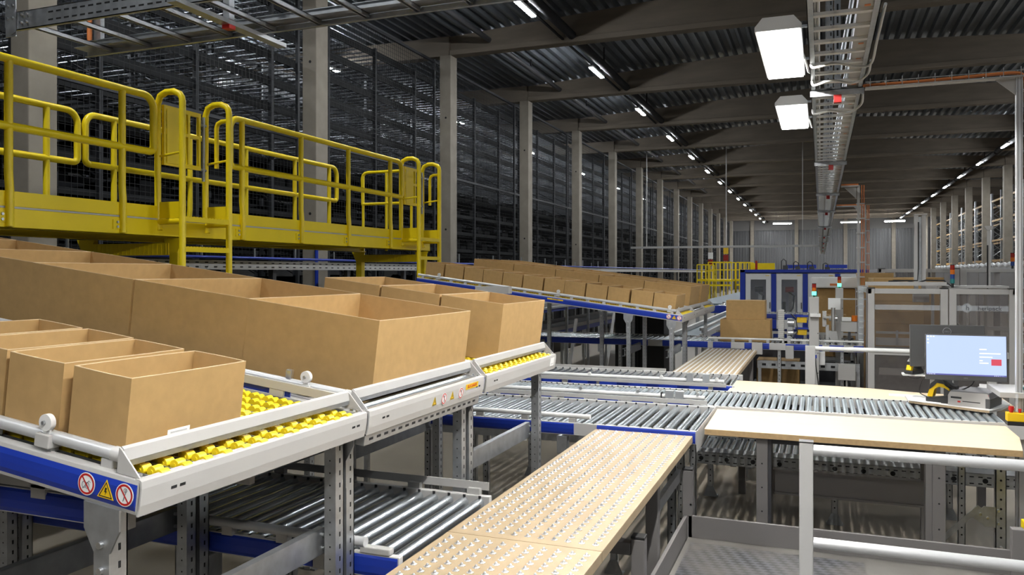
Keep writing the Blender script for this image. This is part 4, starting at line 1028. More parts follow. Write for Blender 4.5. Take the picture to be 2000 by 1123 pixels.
while z < 3.2: m.tube([(1.236, 6.075, z), (1.30, 6.075, z), (1.30, 6.13, z), (1.236, 6.13, z)], 0.003, 5); z += 0.1
m.build('wire_frame', 'galv', t)
for z in (1.85, 1.62, 1.42, 1.25): MB(O).box(1.245, 1.35, 6.06, 6.11, z, z + 0.07).build('cable_clamp', 'white', t, bevel=0.004)
MB(O).box(1.10, 1.40, 6.05, 6.5, 1.13, 1.165).build('shelf', 'light_grey', t, bevel=0.002)
cable('coiled teal network cable lying on the riser shelf', [(1.25, 6.1, 1.18), (1.30, 6.15, 1.20), (1.36, 6.2, 1.21), (1.40, 6.3, 1.19), (1.33, 6.3, 1.175), (1.25, 6.22, 1.175)], 0.009, 'teal')
O = (1.2, 5.98, 0)
t = T('emergency_stop_box', 'yellow emergency stop box with red button at the end of the roller conveyor', 'control box', O)
MB(O).box(1.125, 1.34, 5.96, 6.03, 0.99, 1.045).build('box_body', 'sign_yellow', t, bevel=0.004)
MB(O).box(1.125, 1.34, 5.955, 6.03, 0.965, 0.99).build('black_band', 'black', t)
for (x, r) in ((1.152, 0.016), (1.20, 0.010)): MB(O).cyl((x, 5.99, 1.045), (x, 5.99, 1.065), r * 0.7, 12).cyl((x, 5.99, 1.06), (x, 5.99, 1.085 if r > 0.012 else 1.07), r, 16).build('push_button', 'red', t, bevel=0.002)
MB(O).prism([(1.125, 0.965), (1.34, 0.965), (1.31, 0.88), (1.14, 0.88)], 'y', 5.95, 6.03).build('bracket_box', 'grey', t, bevel=0.003)
MB(O).box(1.20, 1.24, 6.0, 6.03, 0.0, 0.88).build('stand', 'grey', t)
MB(O).cyl((1.19, 6.02, 1.045), (1.19, 6.02, 1.16), 0.008, 10).build('clear_stack', 'clear', t)
# ------------------------------------------------------------------ packing station equipment
def monitor(label, c, yaw, tilt, w=0.515, h=0.325, back=False):
    """c = centre of the panel; local -Y is the screen side"""
    t = T('monitor', label, 'monitor', c, (tilt, 0, yaw))
    MB().box(-w / 2, w / 2, -0.006, 0.022, -h / 2, h / 2).build('housing', 'plastic_dark', t, bevel=0.004)
    MB().prism([(-w * .32, -h * .34), (w * .32, -h * .34), (w * .26, h * .3), (-w * .26, h * .3)], 'y', 0.022, 0.045).build('back_cover', 'plastic_dark', t, bevel=0.006)
    MB().box(-w / 2 + 0.006, w / 2 - 0.006, -0.0075, -0.006, -h / 2 + 0.036, h / 2 - 0.006).build('screen', 'screen' if not back else 'black', t)
    if not back:
        sx0, sx1, sz0, sz1 = -w / 2 + 0.006, w / 2 - 0.006, -h / 2 + 0.036, h / 2 - 0.006
        def R(nm, m, u0, u1, v0, v1): return MB().box(sx0 + (sx1 - sx0) * u0, sx0 + (sx1 - sx0) * u1, -0.0085, -0.0075, sz0 + (sz1 - sz0) * v0, sz0 + (sz1 - sz0) * v1).build(nm, m, t)
        R('task_bar', 'screen_bar', 0, 1, 0, 0.035)
        for (u, v) in ((0.012, .955), (0.05, .955), (0.085, .955), (0.012, .875), (0.012, .79)): R('desktop_icon', 'screen_white', u, u + 0.022, v, v + 0.03)
        for i in range(5): R('task_icon', 'screen_white', 0.01 + i * 0.022, 0.022 + i * 0.022, 0.008, 0.026)
        for i in range(6): R('tray_icon', 'screen_white', 0.85 + i * 0.022, 0.86 + i * 0.022, 0.008, 0.026)
        for (a, b, v) in ((.67, .76, .655), (.67, .93, .555), (.67, .83, .465), (.67, .71, .375), (.67, .78, .315)): R('text_line', 'screen_white', a, b, v, v + 0.028)
        R('red_tile', 'screen_red', 0.815, 0.94, 0.275, 0.43)
        text_mesh('maker_name', 'DELL', 0.012, 'printer_grey', t, (0, -0.0068, -h / 2 + 0.018), (pi / 2, 0, 0))
    else:
        ring = MB().tube([(0.028 * cos(2 * pi * i / 24), 0.024, 0.112 + 0.028 * sin(2 * pi * i / 24)) for i in range(24)], 0.0022, 5, True)
        ring.build('maker_ring', 'printer_grey', t)
        text_mesh('maker_name', 'DELL', 0.019, 'printer_grey', t, (0, 0.0242, 0.112), (pi / 2, 0, pi))
    return t
m1 = monitor('lit computer monitor with pale blue desktop facing the packing table', (0.962, 6.46, 1.345), 0.03, -0.06)
MB().box(-0.012, 0.012, 0.04, 0.385, -0.03, -0.005).build('stand_arm', 'plastic_dark', m1, bevel=0.003)
MB().box(-0.015, 0.015, 0.36, 0.388, -0.33, 0.0).build('stand_neck', 'plastic_dark', m1, bevel=0.003)
MB().box(-0.05, 0.05, 0.345, 0.41, -0.336, -0.324).build('stand_foot', 'plastic_dark', m1, bevel=0.003)
m2 = monitor('dark computer monitor turned away behind the lit one, showing its back', (0.905, 6.95, 1.385), pi + 0.06, 0.05, back=True)
MB().box(-0.03, 0.03, 0.03, 0.05, -0.42, 0.02).build('stand_neck', 'plastic_dark', m2, bevel=0.004)
MB().box(-0.11, 0.11, -0.06, 0.12, -0.432, -0.42).build('stand_foot', 'plastic_dark', m2, bevel=0.004)
# slanted shelf over the conveyor
O = (0.9, 6.62, 0.97)
t = T('station_shelf', 'white slanted wooden shelf over the conveyor carrying the label printer', 'shelf', O)
MB(O).prism([(0.62, 6.70), (1.10, 6.405), (1.20, 6.56), (1.30, 6.80), (1.30, 7.0), (0.62, 7.0)], 'z', 0.968, 0.985).build('board', 'white', t, bevel=0.001)
MB(O).prism([(0.62, 6.6985), (1.10, 6.4035), (1.1008, 6.405), (0.6208, 6.70)], 'z', 0.9682, 0.9848).build('front_edge_band', 'mdf', t)
for (x, y) in ((0.66, 6.93), (1.26, 6.93)): MB(O).box(x - 0.02, x + 0.02, y - 0.02, y + 0.02, 0.951, 0.968).build('foot', 'light_grey', t)
def scanner(label, loc, yaw, s=1.0):
    t = T('barcode_scanner', label, 'scanner', loc, (0, 0, yaw)); t.scale = (s, s, s)
    MB().prism([(-0.075, 0), (0.085, 0), (0.085, 0.02), (0.06, 0.045), (-0.05, 0.025), (-0.075, 0.03)], 'y', -0.04, 0.04).build('cradle', 'black', t, bevel=0.006)
    MB().prism([(0.045, 0.02), (0.085, 0.02), (0.08, 0.10), (0.045, 0.105)], 'y', -0.022, 0.022).build('cradle_back', 'black', t, bevel=0.006)
    MB().prism([(-0.075, 0.03), (-0.055, 0.095), (-0.025, 0.128), (0.02, 0.125), (0.06, 0.09), (0.065, 0.06), (0.02, 0.085), (-0.015, 0.09), (-0.035, 0.075), (-0.045, 0.03)], 'y', -0.022, 0.022).build('grip', 'sign_yellow', t, bevel=0.007)
    MB().prism([(-0.062, 0.07), (-0.055, 0.105), (-0.02, 0.136), (0.03, 0.128), (0.07, 0.095), (0.08, 0.06), (0.055, 0.075), (0.02, 0.107), (-0.02, 0.112), (-0.04, 0.09)], 'y', -0.025, 0.025).build('head_cover', 'black', t, bevel=0.007)
    return t
scanner('yellow and black barcode scanner in its cradle at the left of the shelf', (0.845, 6.70, 0.9855), -0.45, 1.3)
scanner('yellow and black barcode scanner hanging behind the dark monitor', (0.68, 6.98, 1.16), 0.9, 0.9)
t = T('scanner_stand', 'thin grey arm and plate holding the scanner behind the monitors', 'stand', (0.68, 7.0, 0.951))
O = (0.68, 7.0, 0.951)
MB(O).box(0.60, 0.86, 6.93, 7.05, 1.145, 1.158).build('plate', 'white', t); MB(O).box(0.80, 0.83, 6.99, 7.02, 0.951, 1.145).build('stem', 'grey', t)
O = (1.045, 6.66, 0.9855)
t = T('label_printer', 'grey label printer with a red light standing on the shelf', 'printer', O, (0, 0, -0.42)); t.scale = (1.28, 1.2, 1.15)
MB().prism([(-0.105, 0), (0.105, 0), (0.105, 0.062), (0.095, 0.09), (-0.095, 0.085), (-0.105, 0.062)], 'y', -0.11, 0.13).build('case', 'printer_light', t, bevel=0.004)
MB().prism([(-0.108, 0.055), (0.108, 0.055), (0.10, 0.095), (-0.09, 0.095)], 'y', -0.105, 0.13).build('lid', 'printer_grey', t, bevel=0.006)
MB().box(0.085, 0.110, -0.112, 0.132, 0.0, 0.06).build('side_cover', 'plastic_dark', t, bevel=0.003)
MB().box(-0.09, -0.035, -0.1115, -0.109, 0.045, 0.056).build('display', 'black', t)
MB().box(0.075, 0.10, -0.1085, -0.104, 0.072, 0.082).build('status_light', 'screen_red', t)
MB().box(-0.03, 0.06, -0.1115, -0.109, 0.028, 0.033).build('label_slot', 'black', t)
MB().box(-0.055, -0.04, -0.1115, -0.109, 0.022, 0.032).build('button', 'red', t)
t = T('label_roll_holder', 'white label roll holder with dark arm behind the printer', 'label holder', (1.19, 6.90, 0.985), (0, 0, -0.2))
MB().cyl((-0.07, 0, 0.075), (0.05, 0, 0.075), 0.05, 20).build('label_roll', 'paper', t); MB().box(0.05, 0.075, -0.03, 0.03, 0, 0.15).build('arm', 'plastic_dark', t, bevel=0.004)
MB().box(-0.08, -0.065, -0.03, 0.03, 0, 0.1).build('arm', 'white', t)
tag(MB().box(-0.10, 0.10, -0.07, 0.07, 0, 0.003).build('paper_sheet', 'paper', loc=(0.745, 6.70, 0.9855), rot=(0, 0, -0.5)), 'white sheet of paper lying on the shelf left of the scanner', 'paper')
tag(MB().box(-0.20, 0.20, -0.06, 0.06, 0, 0.004).build('paper_sheet', 'paper', loc=(0.72, 7.18, 0.9515), rot=(0, 0, -0.05)), 'white sheet of paper lying on the far packing table behind the shelf', 'paper')
cable('black monitor cable hanging behind the lit monitor', [(0.82, 6.56, 1.20), (0.86, 6.62, 1.12), (0.95, 6.66, 1.09), (1.02, 6.62, 1.13), (1.04, 6.55, 1.2)], 0.005, 'black')
cable('thin black scanner cable curling below the dark monitor', [(0.68, 7.02, 1.18), (0.64, 7.0, 1.135), (0.70, 6.95, 1.12), (0.76, 6.96, 1.16), (0.72, 6.98, 1.02), (0.80, 6.84, 0.99)], 0.004, 'black')

# ------------------------------------------------------------------ conveyor and machines behind the tables
roller_conveyor('roller conveyor with blue side passing behind the runway table', -5.2, 0.50, 10.80, 11.75, 1.035, 0.0765, 0.023, [(-5.2, -2.2), (-2.0, -1.40), (-1.33, -1.10), (-0.93, -0.62), (-0.42, 0.02), (0.10, 0.27), (0.38, 0.50)], [(-0.5, 10.85), (0.25, 10.85), (-2.6, 10.85), (-4.2, 10.85)], rail_h=0.09)
t = T('conveyor_guide', 'grey guide rail with blocks along the conveyor behind the runway table', 'guide rail', (-0.45, 10.85, 1.04))
O = (-0.45, 10.85, 1.04)
MB(O).cyl((-1.40, 10.86, 1.085), (0.50, 10.86, 1.085), 0.014, 10).build('guide_tube', 'white', t)
MB(O).box(-1.40, 0.50, 11.70, 11.715, 1.10, 1.135).build('far_guide', 'light_grey', t)
x = -1.3
while x < 0.5: MB(O).box(x - 0.02, x + 0.02, 10.84, 10.88, 1.03, 1.075).build('block', 'light_grey', t); MB(O).box(x - 0.02, x + 0.02, 11.68, 11.72, 1.03, 1.10).build('block', 'light_grey', t); x += 0.22
for (a, b, c, d, lab) in ((-0.42, -0.32, 0.86, 1.02, 'hanging under the blue side left of the grey column'), (-0.83, -0.70, 0.90, 1.05, 'hanging under the blue side below the closed cartons')):
    tag(MB((a, 10.7, c)).box(a, b, 10.70, 10.79, c, d).build('junction_box', 'light_grey', loc=(a, 10.7, c), bevel=0.004), 'small light grey junction box ' + lab, 'box')
def closed_carton(label, x0, x1, y0, y1, z0, h, group=None, lab=False, yaw=0.0):
    c = (0.5 * (x0 + x1), 0.5 * (y0 + y1), z0); t = T('closed_carton', label, 'carton', c, (0, 0, yaw), group)
    a, b = (x1 - x0) / 2, (y1 - y0) / 2
    MB().box(-a, a, -b, b, 0, h).build('carton_body', 'card', t, bevel=0.004)
    MB().box(-a + 0.002, a - 0.002, -0.025, 0.025, h - 0.001, h + 0.0008).build('tape', 'card_edge', t)
    if lab: MB().box(a - 0.30, a - 0.22, -b - 0.001, -b, 0.025, 0.05).build('label', 'paper', t)
    return t
closed_carton('closed brown carton standing on the rear conveyor, lower of two', -1.262, -0.618, 11.0, 11.45, 1.036, 0.292, lab=True)
closed_carton('closed brown carton lying on top of the lower carton on the rear conveyor', -1.190, -0.690, 11.06, 11.42, 1.328, 0.252)
for i, (x0, x1, y0, y1, z0, h) in enumerate(((-0.86, -0.28, 11.95, 12.4, 0.322, 0.38), (-0.22, 0.30, 12.3, 12.75, 0.02, 0.26), (0.06, 0.34, 12.2, 12.6, 1.052, 0.30), (0.02, 0.28, 12.3, 12.7, 0.752, 0.26))):
    closed_carton(('closed brown carton stored low under the rear conveyor, left one', 'closed brown carton standing on the floor behind the grey column', 'closed brown carton at table height behind the grey column', 'closed brown carton just below table height behind the grey column')[i], x0, x1, y0, y1, z0, h)
t = T('carton_shelf', 'low dark rack carrying stored cartons under and behind the rear conveyor', 'rack', (-0.2, 12.3, 0))
O = (-0.2, 12.3, 0)
for z in (0.29, 0.72, 1.02): MB(O).box(-0.95 if z < 0.5 else -0.05, 0.42, 11.85, 12.8, z, z + 0.03).build('shelf', 'galv_dark', t)
for x in (-0.93, 0.40):
    for y in (11.87, 12.78): MB(O).box(x - 0.02, x + 0.02, y - 0.02, y + 0.02, 0, 1.05 if x > 0 else 0.32).build('leg', 'galv_dark', t)
MB(O).box(-1.0, 0.45, 12.85, 12.88, 0, 0.9).build('back_panel', 'dark', t)
# slotted galvanised frame beam under the rear conveyor
t = T('support_beam', 'perforated galvanised beam low behind the packing tables', 'beam', (-0.2, 10.9, 0), kind='thing')
O = (-0.2, 10.9, 0)
MB(O).box(-0.78, 0.46, 10.95, 10.98, 0.70, 0.80).build('beam', 'galv', t)
m = MB(O); x = -0.72
while x < 0.44: m.box(x, x + 0.05, 10.9485, 10.95, 0.735, 0.765); x += 0.12
m.build('slot_row', 'hole', t)['kind'] = 'stuff'
for x in (-0.75, 0.44): MB(O).box(x - 0.02, x + 0.02, 10.95, 10.99, 0, 0.70).build('leg', 'galv', t)
# grey upright columns with signal lights
def stack_light(parent, x, y, z, O, cols, r=0.022, h=0.055):
    zz = z
    MB(O).cyl((x, y, z - 0.05), (x, y, z), r * 0.6, 12).build('light_base', 'black', parent)
    for i, c in enumerate(cols):
        MB(O).cyl((x, y, zz), (x, y, zz + h), r, 14).build('light_segment', c, parent); zz += h
    MB(O).cyl((x, y, zz), (x, y, zz + 0.008), r, 14).build('light_cap', 'black', parent)
def gray_column(label, x0, x1, y, h):
    O = (0.5 * (x0 + x1), y, 0); t = T('machine_column', label, 'machine column', O)
    MB(O).box(x0, x1, y - 0.05, y + 0.05, 0, h).build('column', 'light_grey', t, bevel=0.004)
    MB(O).prism([(x0 - 0.12, 0), (x1 + 0.25, 0), (x1, 0.35), (x0, 0.35)], 'y', y - 0.012, y + 0.012).build('foot_gusset', 'light_grey', t)
    m = MB(O); z = 0.5
    while z < h - 0.1: m.cyl((x1 - 0.012, y - 0.052, z), (x1 - 0.012, y - 0.05, z), 0.006, 8); z += 0.24
    m.build('screw_row', 'hole', t)
    stack_light(t, 0.5 * (x0 + x1), y - 0.02, h + 0.02, O, ('green_lit', 'amber', 'red_lens'), 0.024, 0.045)
    return t, O
t, O = gray_column('pale grey machine column with a lit green signal light behind the far table', -0.13, -0.02, 10.35, 1.66)
MB(O).box(-0.12, -0.0, 10.22, 10.30, 1.42, 1.46).build('wheel_bracket', 'white', t, bevel=0.004)
MB(O).box(-0.09, -0.045, 10.28, 10.3, 0.92, 0.96).build('blue_tag', 'blue', t)
cable('black air hose on the grey column with the lit green light', [(-0.06, 10.28, 0.92), (-0.05, 10.24, 0.80), (-0.03, 10.26, 0.65), (-0.02, 10.28, 0.5)], 0.006, 'black')
t, O = gray_column('second pale grey machine column with a lit green signal light, farther right', 0.19, 0.29, 11.95, 1.74)
MB(O).box(0.18, 0.62, 11.88, 11.94, 1.58, 1.60).build('cross_arm', 'light_grey', t)
# white guard railing behind the far table
O = (0.4, 9.1, 0)
t = T('guard_railing', 'white guard railing crossing behind the far packing table', 'railing', O)
MB(O).box(-0.155, -0.055, 9.06, 9.16, 0, 1.17).build('post', 'light_grey', t, bevel=0.004)
MB(O).cyl((-0.06, 9.1, 1.145), (1.6, 9.1, 1.145), 0.024, 14).build('rail', 'white', t)
MB(O).box(1.55, 1.62, 9.06, 9.16, 0, 1.17).build('post', 'light_grey', t, bevel=0.004)
# tape/strapping head
O = (-0.4, 11.0, 0)
t = T('strapping_unit', 'pale ribbed cable chain and steel strapping head beside the closed cartons', 'machine head', O)
MB(O).box(-0.515, -0.45, 10.95, 11.05, 1.10, 1.47).build('chain_body', 'printer_light', t)
m = MB(O)
for i in range(15): m.box(-0.52, -0.445, 10.94, 11.06, 1.105 + i * 0.0245, 1.117 + i * 0.0245)
m.build('chain_link_row', 'cable_white', t)
MB(O).cyl((-0.40, 10.98, 1.30), (-0.32, 10.98, 1.30), 0.055, 18).cyl((-0.40, 10.98, 1.17), (-0.33, 10.98, 1.17), 0.045, 18).box(-0.41, -0.34, 10.96, 11.04, 1.04, 1.36).build('steel_head', 'galv', t, bevel=0.003)
MB(O).box(-0.46, -0.36, 10.84, 10.95, 1.0, 1.10).build('motor_box', 'light_grey', t, bevel=0.004)
MB(O).tube([(-0.37, 10.95, 1.15), (-0.33, 10.93, 1.10), (-0.28, 10.94, 1.2), (-0.30, 10.95, 1.36), (-0.36, 10.96, 1.42)], 0.007, 8).build('hose', 'black', t)
for z in (1.14, 1.30): MB(O).box(-0.29, -0.17, 11.05, 11.12, z, z + 0.07).build('yellow_cover', 'sign_yellow', t, bevel=0.004); MB(O).box(-0.31, -0.15, 11.03, 11.06, z + 0.075, z + 0.10).build('blue_cover', 'blue', t)
# second head at the right of the column
O = (0.1, 11.2, 0)
t = T('labelling_unit', 'steel labelling head with motor just right of the lit grey column', 'machine head', O)
MB(O).box(0.02, 0.07, 11.15, 11.25, 1.25, 1.45).build('ribbed_body', 'printer_light', t)
MB(O).cyl((0.10, 11.15, 1.36), (0.20, 11.15, 1.36), 0.035, 16).cyl((0.15, 11.12, 1.2), (0.15, 11.12, 1.5), 0.025, 12).build('steel_head', 'chrome', t)
MB(O).prism([(0.10, 1.20), (0.19, 1.20), (0.21, 1.08), (0.15, 1.04), (0.10, 1.12)], 'y', 11.1, 11.2).build('lower_case', 'grey', t, bevel=0.004)
MB(O).box(0.09, 0.24, 11.25, 11.262, 1.47, 1.62).build('white_panel', 'paper', t)
MB(O).box(0.03, 0.13, 11.1, 11.16, 1.36, 1.39).build('side_arm', 'light_grey', t)
MB(O).box(0.06, 0.10, 11.15, 11.25, 1.02, 1.27).build('stand', 'grey', t)
O = (0.42, 11.0, 0)
t = T('amber_sensor_head', 'white sensor box with an amber lamp on a dark stand right of the grey column', 'sensor', O)
MB(O).box(0.24, 0.43, 10.98, 11.08, 1.20, 1.33).build('box_body', 'light_grey', t, bevel=0.004); MB(O).box(0.25, 0.36, 10.96, 11.05, 1.335, 1.385).build('top_box', 'white', t, bevel=0.004)
MB(O).cyl((0.40, 11.0, 1.335), (0.40, 11.0, 1.41), 0.034, 16).build('amber_lamp', 'amber', t)
MB(O).box(0.325, 0.355, 11.0, 11.04, 1.04, 1.20).build('stand', 'dark', t)
O = (0.47, 10.98, 0)
t = T('clear_tube', 'clear plastic tube ringed with bright clips rising beside the machine frame', 'tube', O)
MB(O).cyl((0.475, 10.98, 1.05), (0.475, 10.98, 1.78), 0.036, 16, caps=False).build('tube_wall', 'clear', t)
for i in range(9): MB(O).cyl((0.475, 10.98, 1.10 + i * 0.075), (0.475, 10.98, 1.112 + i * 0.075), 0.026, 14).build('clip', 'white', t)
# under-conveyor boxes and bracket
tag(MB((0.25, 10.7, 0.62)).box(0.20, 0.40, 10.68, 10.78, 0.62, 0.82).box(0.29, 0.31, 10.72, 10.74, 0.0, 0.62).build('control_box', 'light_grey', loc=(0.25, 10.7, 0.62), bevel=0.005), 'pale grey control box low beneath the conveyor right of the grey column', 'box')
tag(MB((0.0, 10.7, 0.8)).box(-0.02, 0.05, 10.68, 10.798, 0.80, 0.96).build('control_box', 'white', loc=(0.0, 10.7, 0.8), bevel=0.005), 'small white control box under the conveyor touching the grey column', 'box')

def machine_frame(label, x0, xm, x1, y0, y1, z, pw=0.075):
    O = (0.5 * (x0 + x1), y0, 0); t = T('machine_guard', label, 'machine', O)
    for x in (x0, xm, xm + pw + 0.012, x1):
        MB(O).box(x, x + pw, y0, y0 + pw, 0.02, z).build('post', 'light_grey', t, bevel=0.003)
    for x in (x0, x1): MB(O).box(x, x + pw, y1 - pw, y1, 0.02, z).build('post', 'light_grey', t, bevel=0.003)
    MB(O).box(x0 - 0.015, x0 - 0.004, y0, y0 + pw, 0.02, z).build('edge_strip', 'taupe', t)
    for (a, b) in ((x0 + pw, xm), (xm + 2 * pw + 0.012, x1)):
        MB(O).box(a, b, y0 + 0.01, y0 + 0.05, z - 0.06, z).build('top_bar', 'light_grey', t, bevel=0.003)
        MB(O).box(a, b, y0 + 0.01, y0 + 0.05, 0.98, 1.05).build('middle_bar', 'light_grey', t, bevel=0.003)
        MB(O).box(a, b, y0 + 0.01, y0 + 0.05, 0.05, 0.12).build('bottom_bar', 'light_grey', t, bevel=0.003)
        MB(O).box(a, b, y0 + 0.028, y0 + 0.032, 1.05, z - 0.06).build('glass_pane', 'glass_smoke', t)
        MB(O).box(a, b, y0 + 0.028, y0 + 0.032, 0.12, 0.98).build('glass_pane', 'glass_smoke', t)
    for yy in (y0 + 0.02, y1 - 0.05):
        pass
    MB(O).box(x0, x0 + 0.04, y0, y1, z - 0.06, z).box(x1 + pw - 0.04, x1 + pw, y0, y1, z - 0.06, z).box(x0, x1, y1 - 0.04, y1, z - 0.06, z).build('top_frame', 'light_grey', t)
    MB(O).box(x0 + 0.02, x0 + 0.024, y0 + pw, y1 - pw, 0.3, z - 0.06).build('side_pane', 'glass', t)
    for x in (x0, xm, x1): MB(O).box(x - 0.005, x + pw + 0.005, y0 - 0.005, y0 + pw + 0.005, z, z + 0.012).build('post_cap', 'black', t)
    return t, O
t, O = machine_frame('carton folding machine in a pale frame with smoked panes and a white logo band', 0.52, 1.29, 1.975, 10.36, 13.0, 1.765)
MB(O).box(0.595, 1.29, 10.384, 10.387, 1.515, 1.575).build('logo_band', 'clear', t)
MB(O).box(1.445, 1.975, 10.384, 10.387, 1.515, 1.575).build('logo_band', 'clear', t)
MB(O).cyl((1.56, 10.386, 1.548), (1.56, 10.382, 1.548), 0.052, 26).build('logo_disc', 'clear', t)
text_mesh('logo_letter', 'h', 0.075, 'inkgrey', t, (1.565 - O[0], 10.378 - O[1], 1.548), (pi / 2, 0, 0))
text_mesh('logo_text', 'heripack', 0.066, 'inkgrey', t, (1.785 - O[0], 10.378 - O[1], 1.545), (pi / 2, 0, 0), sx=1.05)
stack_light(t, 1.415, 10.40, 1.83, O, ('green_lit' if False else 'teal', 'blue_lens', 'amber', 'red_lens'), 0.024, 0.052)
for x in (1.25, 1.55, 1.80): MB(O).box(x - 0.015, x + 0.015, 10.7, 10.74, 0.9, 1.70).build('inner_post', 'light_grey', t)
MB(O).box(0.62, 1.25, 10.55, 10.60, 1.08, 1.17).box(0.62, 1.25, 10.55, 10.60, 1.22, 1.245).build('inner_rail', 'light_grey', t)
for x in (0.85, 1.10): MB(O).box(x - 0.012, x + 0.012, 10.53, 10.56, 1.10, 1.26).build('inner_clamp', 'galv', t)
MB(O).box(0.62, 1.95, 11.3, 12.9, 0.10, 1.0).build('inner_bed', 'galv_dark', t)
MB(O).box(0.66, 1.22, 10.6, 10.64, 0.72, 0.80).build('lower_rail', 'light_grey', t)
MB(O).cyl((1.70, 10.70, 1.20), (1.70, 10.70, 1.27), 0.04, 14).build('inner_flange', 'white', t)
MB(O).tube([(1.48, 10.6, 1.72), (1.47, 10.6, 1.62), (1.42, 10.6, 1.50), (1.46, 10.6, 1.40), (1.53, 10.6, 1.32), (1.54, 10.6, 1.24)], 0.010, 8).build('inner_hose', 'cable_white', t)
MB(O).box(0.50, 1.36, 10.42, 10.50, 1.80, 1.845).build('roof_rail', 'light_grey', t)
MB(O).box(1.32, 2.0, 10.5, 10.9, 1.775, 1.80).build('roof_plate', 'light_grey', t)
MB(O).tube([(0.75, 10.45, 1.85), (0.95, 10.46, 1.86), (1.05, 10.46, 1.83), (1.15, 10.46, 1.865), (1.34, 10.46, 1.86), (1.41, 10.45, 1.80)], 0.009, 8).build('roof_cable', 'black', t)
MB(O).tube([(0.80, 10.46, 1.86), (1.06, 10.46, 1.86), (1.075, 10.5, 2.0), (1.075, 10.5, 2.55)], 0.008, 8).build('roof_cable', 'black', t)
# stacked flat cartons inside the machine
for i in range(6):
    closed_carton('flat brown carton blank block inside the folding machine, %s from the bottom' % ORD[i], 0.64, 1.22, 11.35, 12.6, 1.0 + i * 0.147, 0.146, group='carton blanks in the folding machine')
t = T('lift_mast', 'twin aluminium mast rising from the roof of the folding machine', 'mast', (1.10, 10.7, 1.765))
O = (1.10, 10.7, 1.765)
for x in (1.065, 1.145): MB(O).box(x - 0.022, x + 0.022, 10.62, 10.68, 1.72, 2.64).build('mast_profile', 'light_grey', t, bevel=0.003)
MB(O).box(1.09, 1.12, 10.64, 10.66, 1.80, 2.62).build('lift_rail', 'galv', t); MB(O).box(1.03, 1.20, 10.6, 10.7, 1.60, 1.72).build('mast_base', 'light_grey', t)
MB(O).box(1.04, 1.18, 10.61, 10.69, 2.64, 2.655).build('mast_cap', 'light_grey', t)
t = T('signal_mast', 'thin dark mast with a flared grey top above the folding machine', 'mast', (1.86, 10.9, 1.76))
O = (1.86, 10.9, 1.76)
MB(O).box(1.845, 1.86, 10.89, 10.905, 1.76, 2.28).build('dark_mast', 'black', t); MB(O).box(1.85, 1.885, 10.9, 10.915, 1.76, 2.46).build('pole', 'light_grey', t)
MB(O).prism([(1.845, 2.46), (1.89, 2.46), (1.92, 2.51), (1.815, 2.51)], 'y', 10.88, 10.92).build('flared_head', 'light_grey', t)
t, O = machine_frame('second pale machine frame with panes behind the carton folding machine', 0.95, 2.10, 3.25, 15.4, 18.5, 2.02, 0.10)
stack_light(t, 3.0, 15.5, 2.07, O, ('blue_lens', 'amber', 'red_lens'), 0.03, 0.07)
closed_carton('tall brown carton block standing behind the folding machine at the left', 0.55, 1.05, 13.6, 14.4, 0.0, 1.95)
closed_carton('tall brown carton block standing behind the folding machine beside the mast', 1.10, 1.75, 13.7, 14.4, 0.0, 1.88)
closed_carton('brown carton block under the white hood behind the grey column', -0.05, 0.53, 14.2, 14.9, 0.752, 0.94)
tag(MB((0.3, 14.5, 0)).box(-0.1, 0.53, 14.1, 15.0, 0, 0.75).build('pallet_block', 'galv_dark', loc=(0.3, 14.5, 0)), 'dark base carrying the brown carton block under the white hood', 'base')

# risers of the far arms
def far_riser(label, y, xr, zt, m):
    O = (0.4, y, 0); t = T('cable_riser', label, 'post', O)
    MB(O).box(0.29, xr, y - 0.05, y + 0.05, zt - 0.02, zt).box(xr - 0.018, xr + 0.018, y - 0.02, y + 0.02, 0, zt).build('post', 'light_grey', t)
    MB(O).prism([(xr - 0.03, zt - 0.02), (xr - 0.2, zt - 0.02), (xr - 0.03, zt - 0.2)], 'y', y - 0.02, y + 0.02).build('gusset', 'light_grey', t)
    MB(O).cyl((xr + 0.045, y - 0.02, 0.8), (xr + 0.045, y - 0.02, zt), 0.008, 6).cyl((xr + 0.075, y - 0.02, 0.8), (xr + 0.075, y - 0.02, zt), 0.008, 6).build('cable_bundle', 'orange', t)
    z = 1.0
    while z < zt - 0.1: MB(O).box(xr - 0.03, xr + 0.085, y - 0.04, y - 0.03, z, z + 0.02).build('tie_bar', 'light_grey', t); z += 0.22
    MB(O).box(0.29, xr, y - 0.02, y + 0.02, zt, zt + 0.025).build('cable_run', 'orange', t)
far_riser('aluminium riser with orange cables descending from the ladder behind the machine', 13.1, 0.53, 3.27, 0)
far_riser('second aluminium riser with orange cables farther behind the machine', 17.0, 0.80, 3.27, 0)

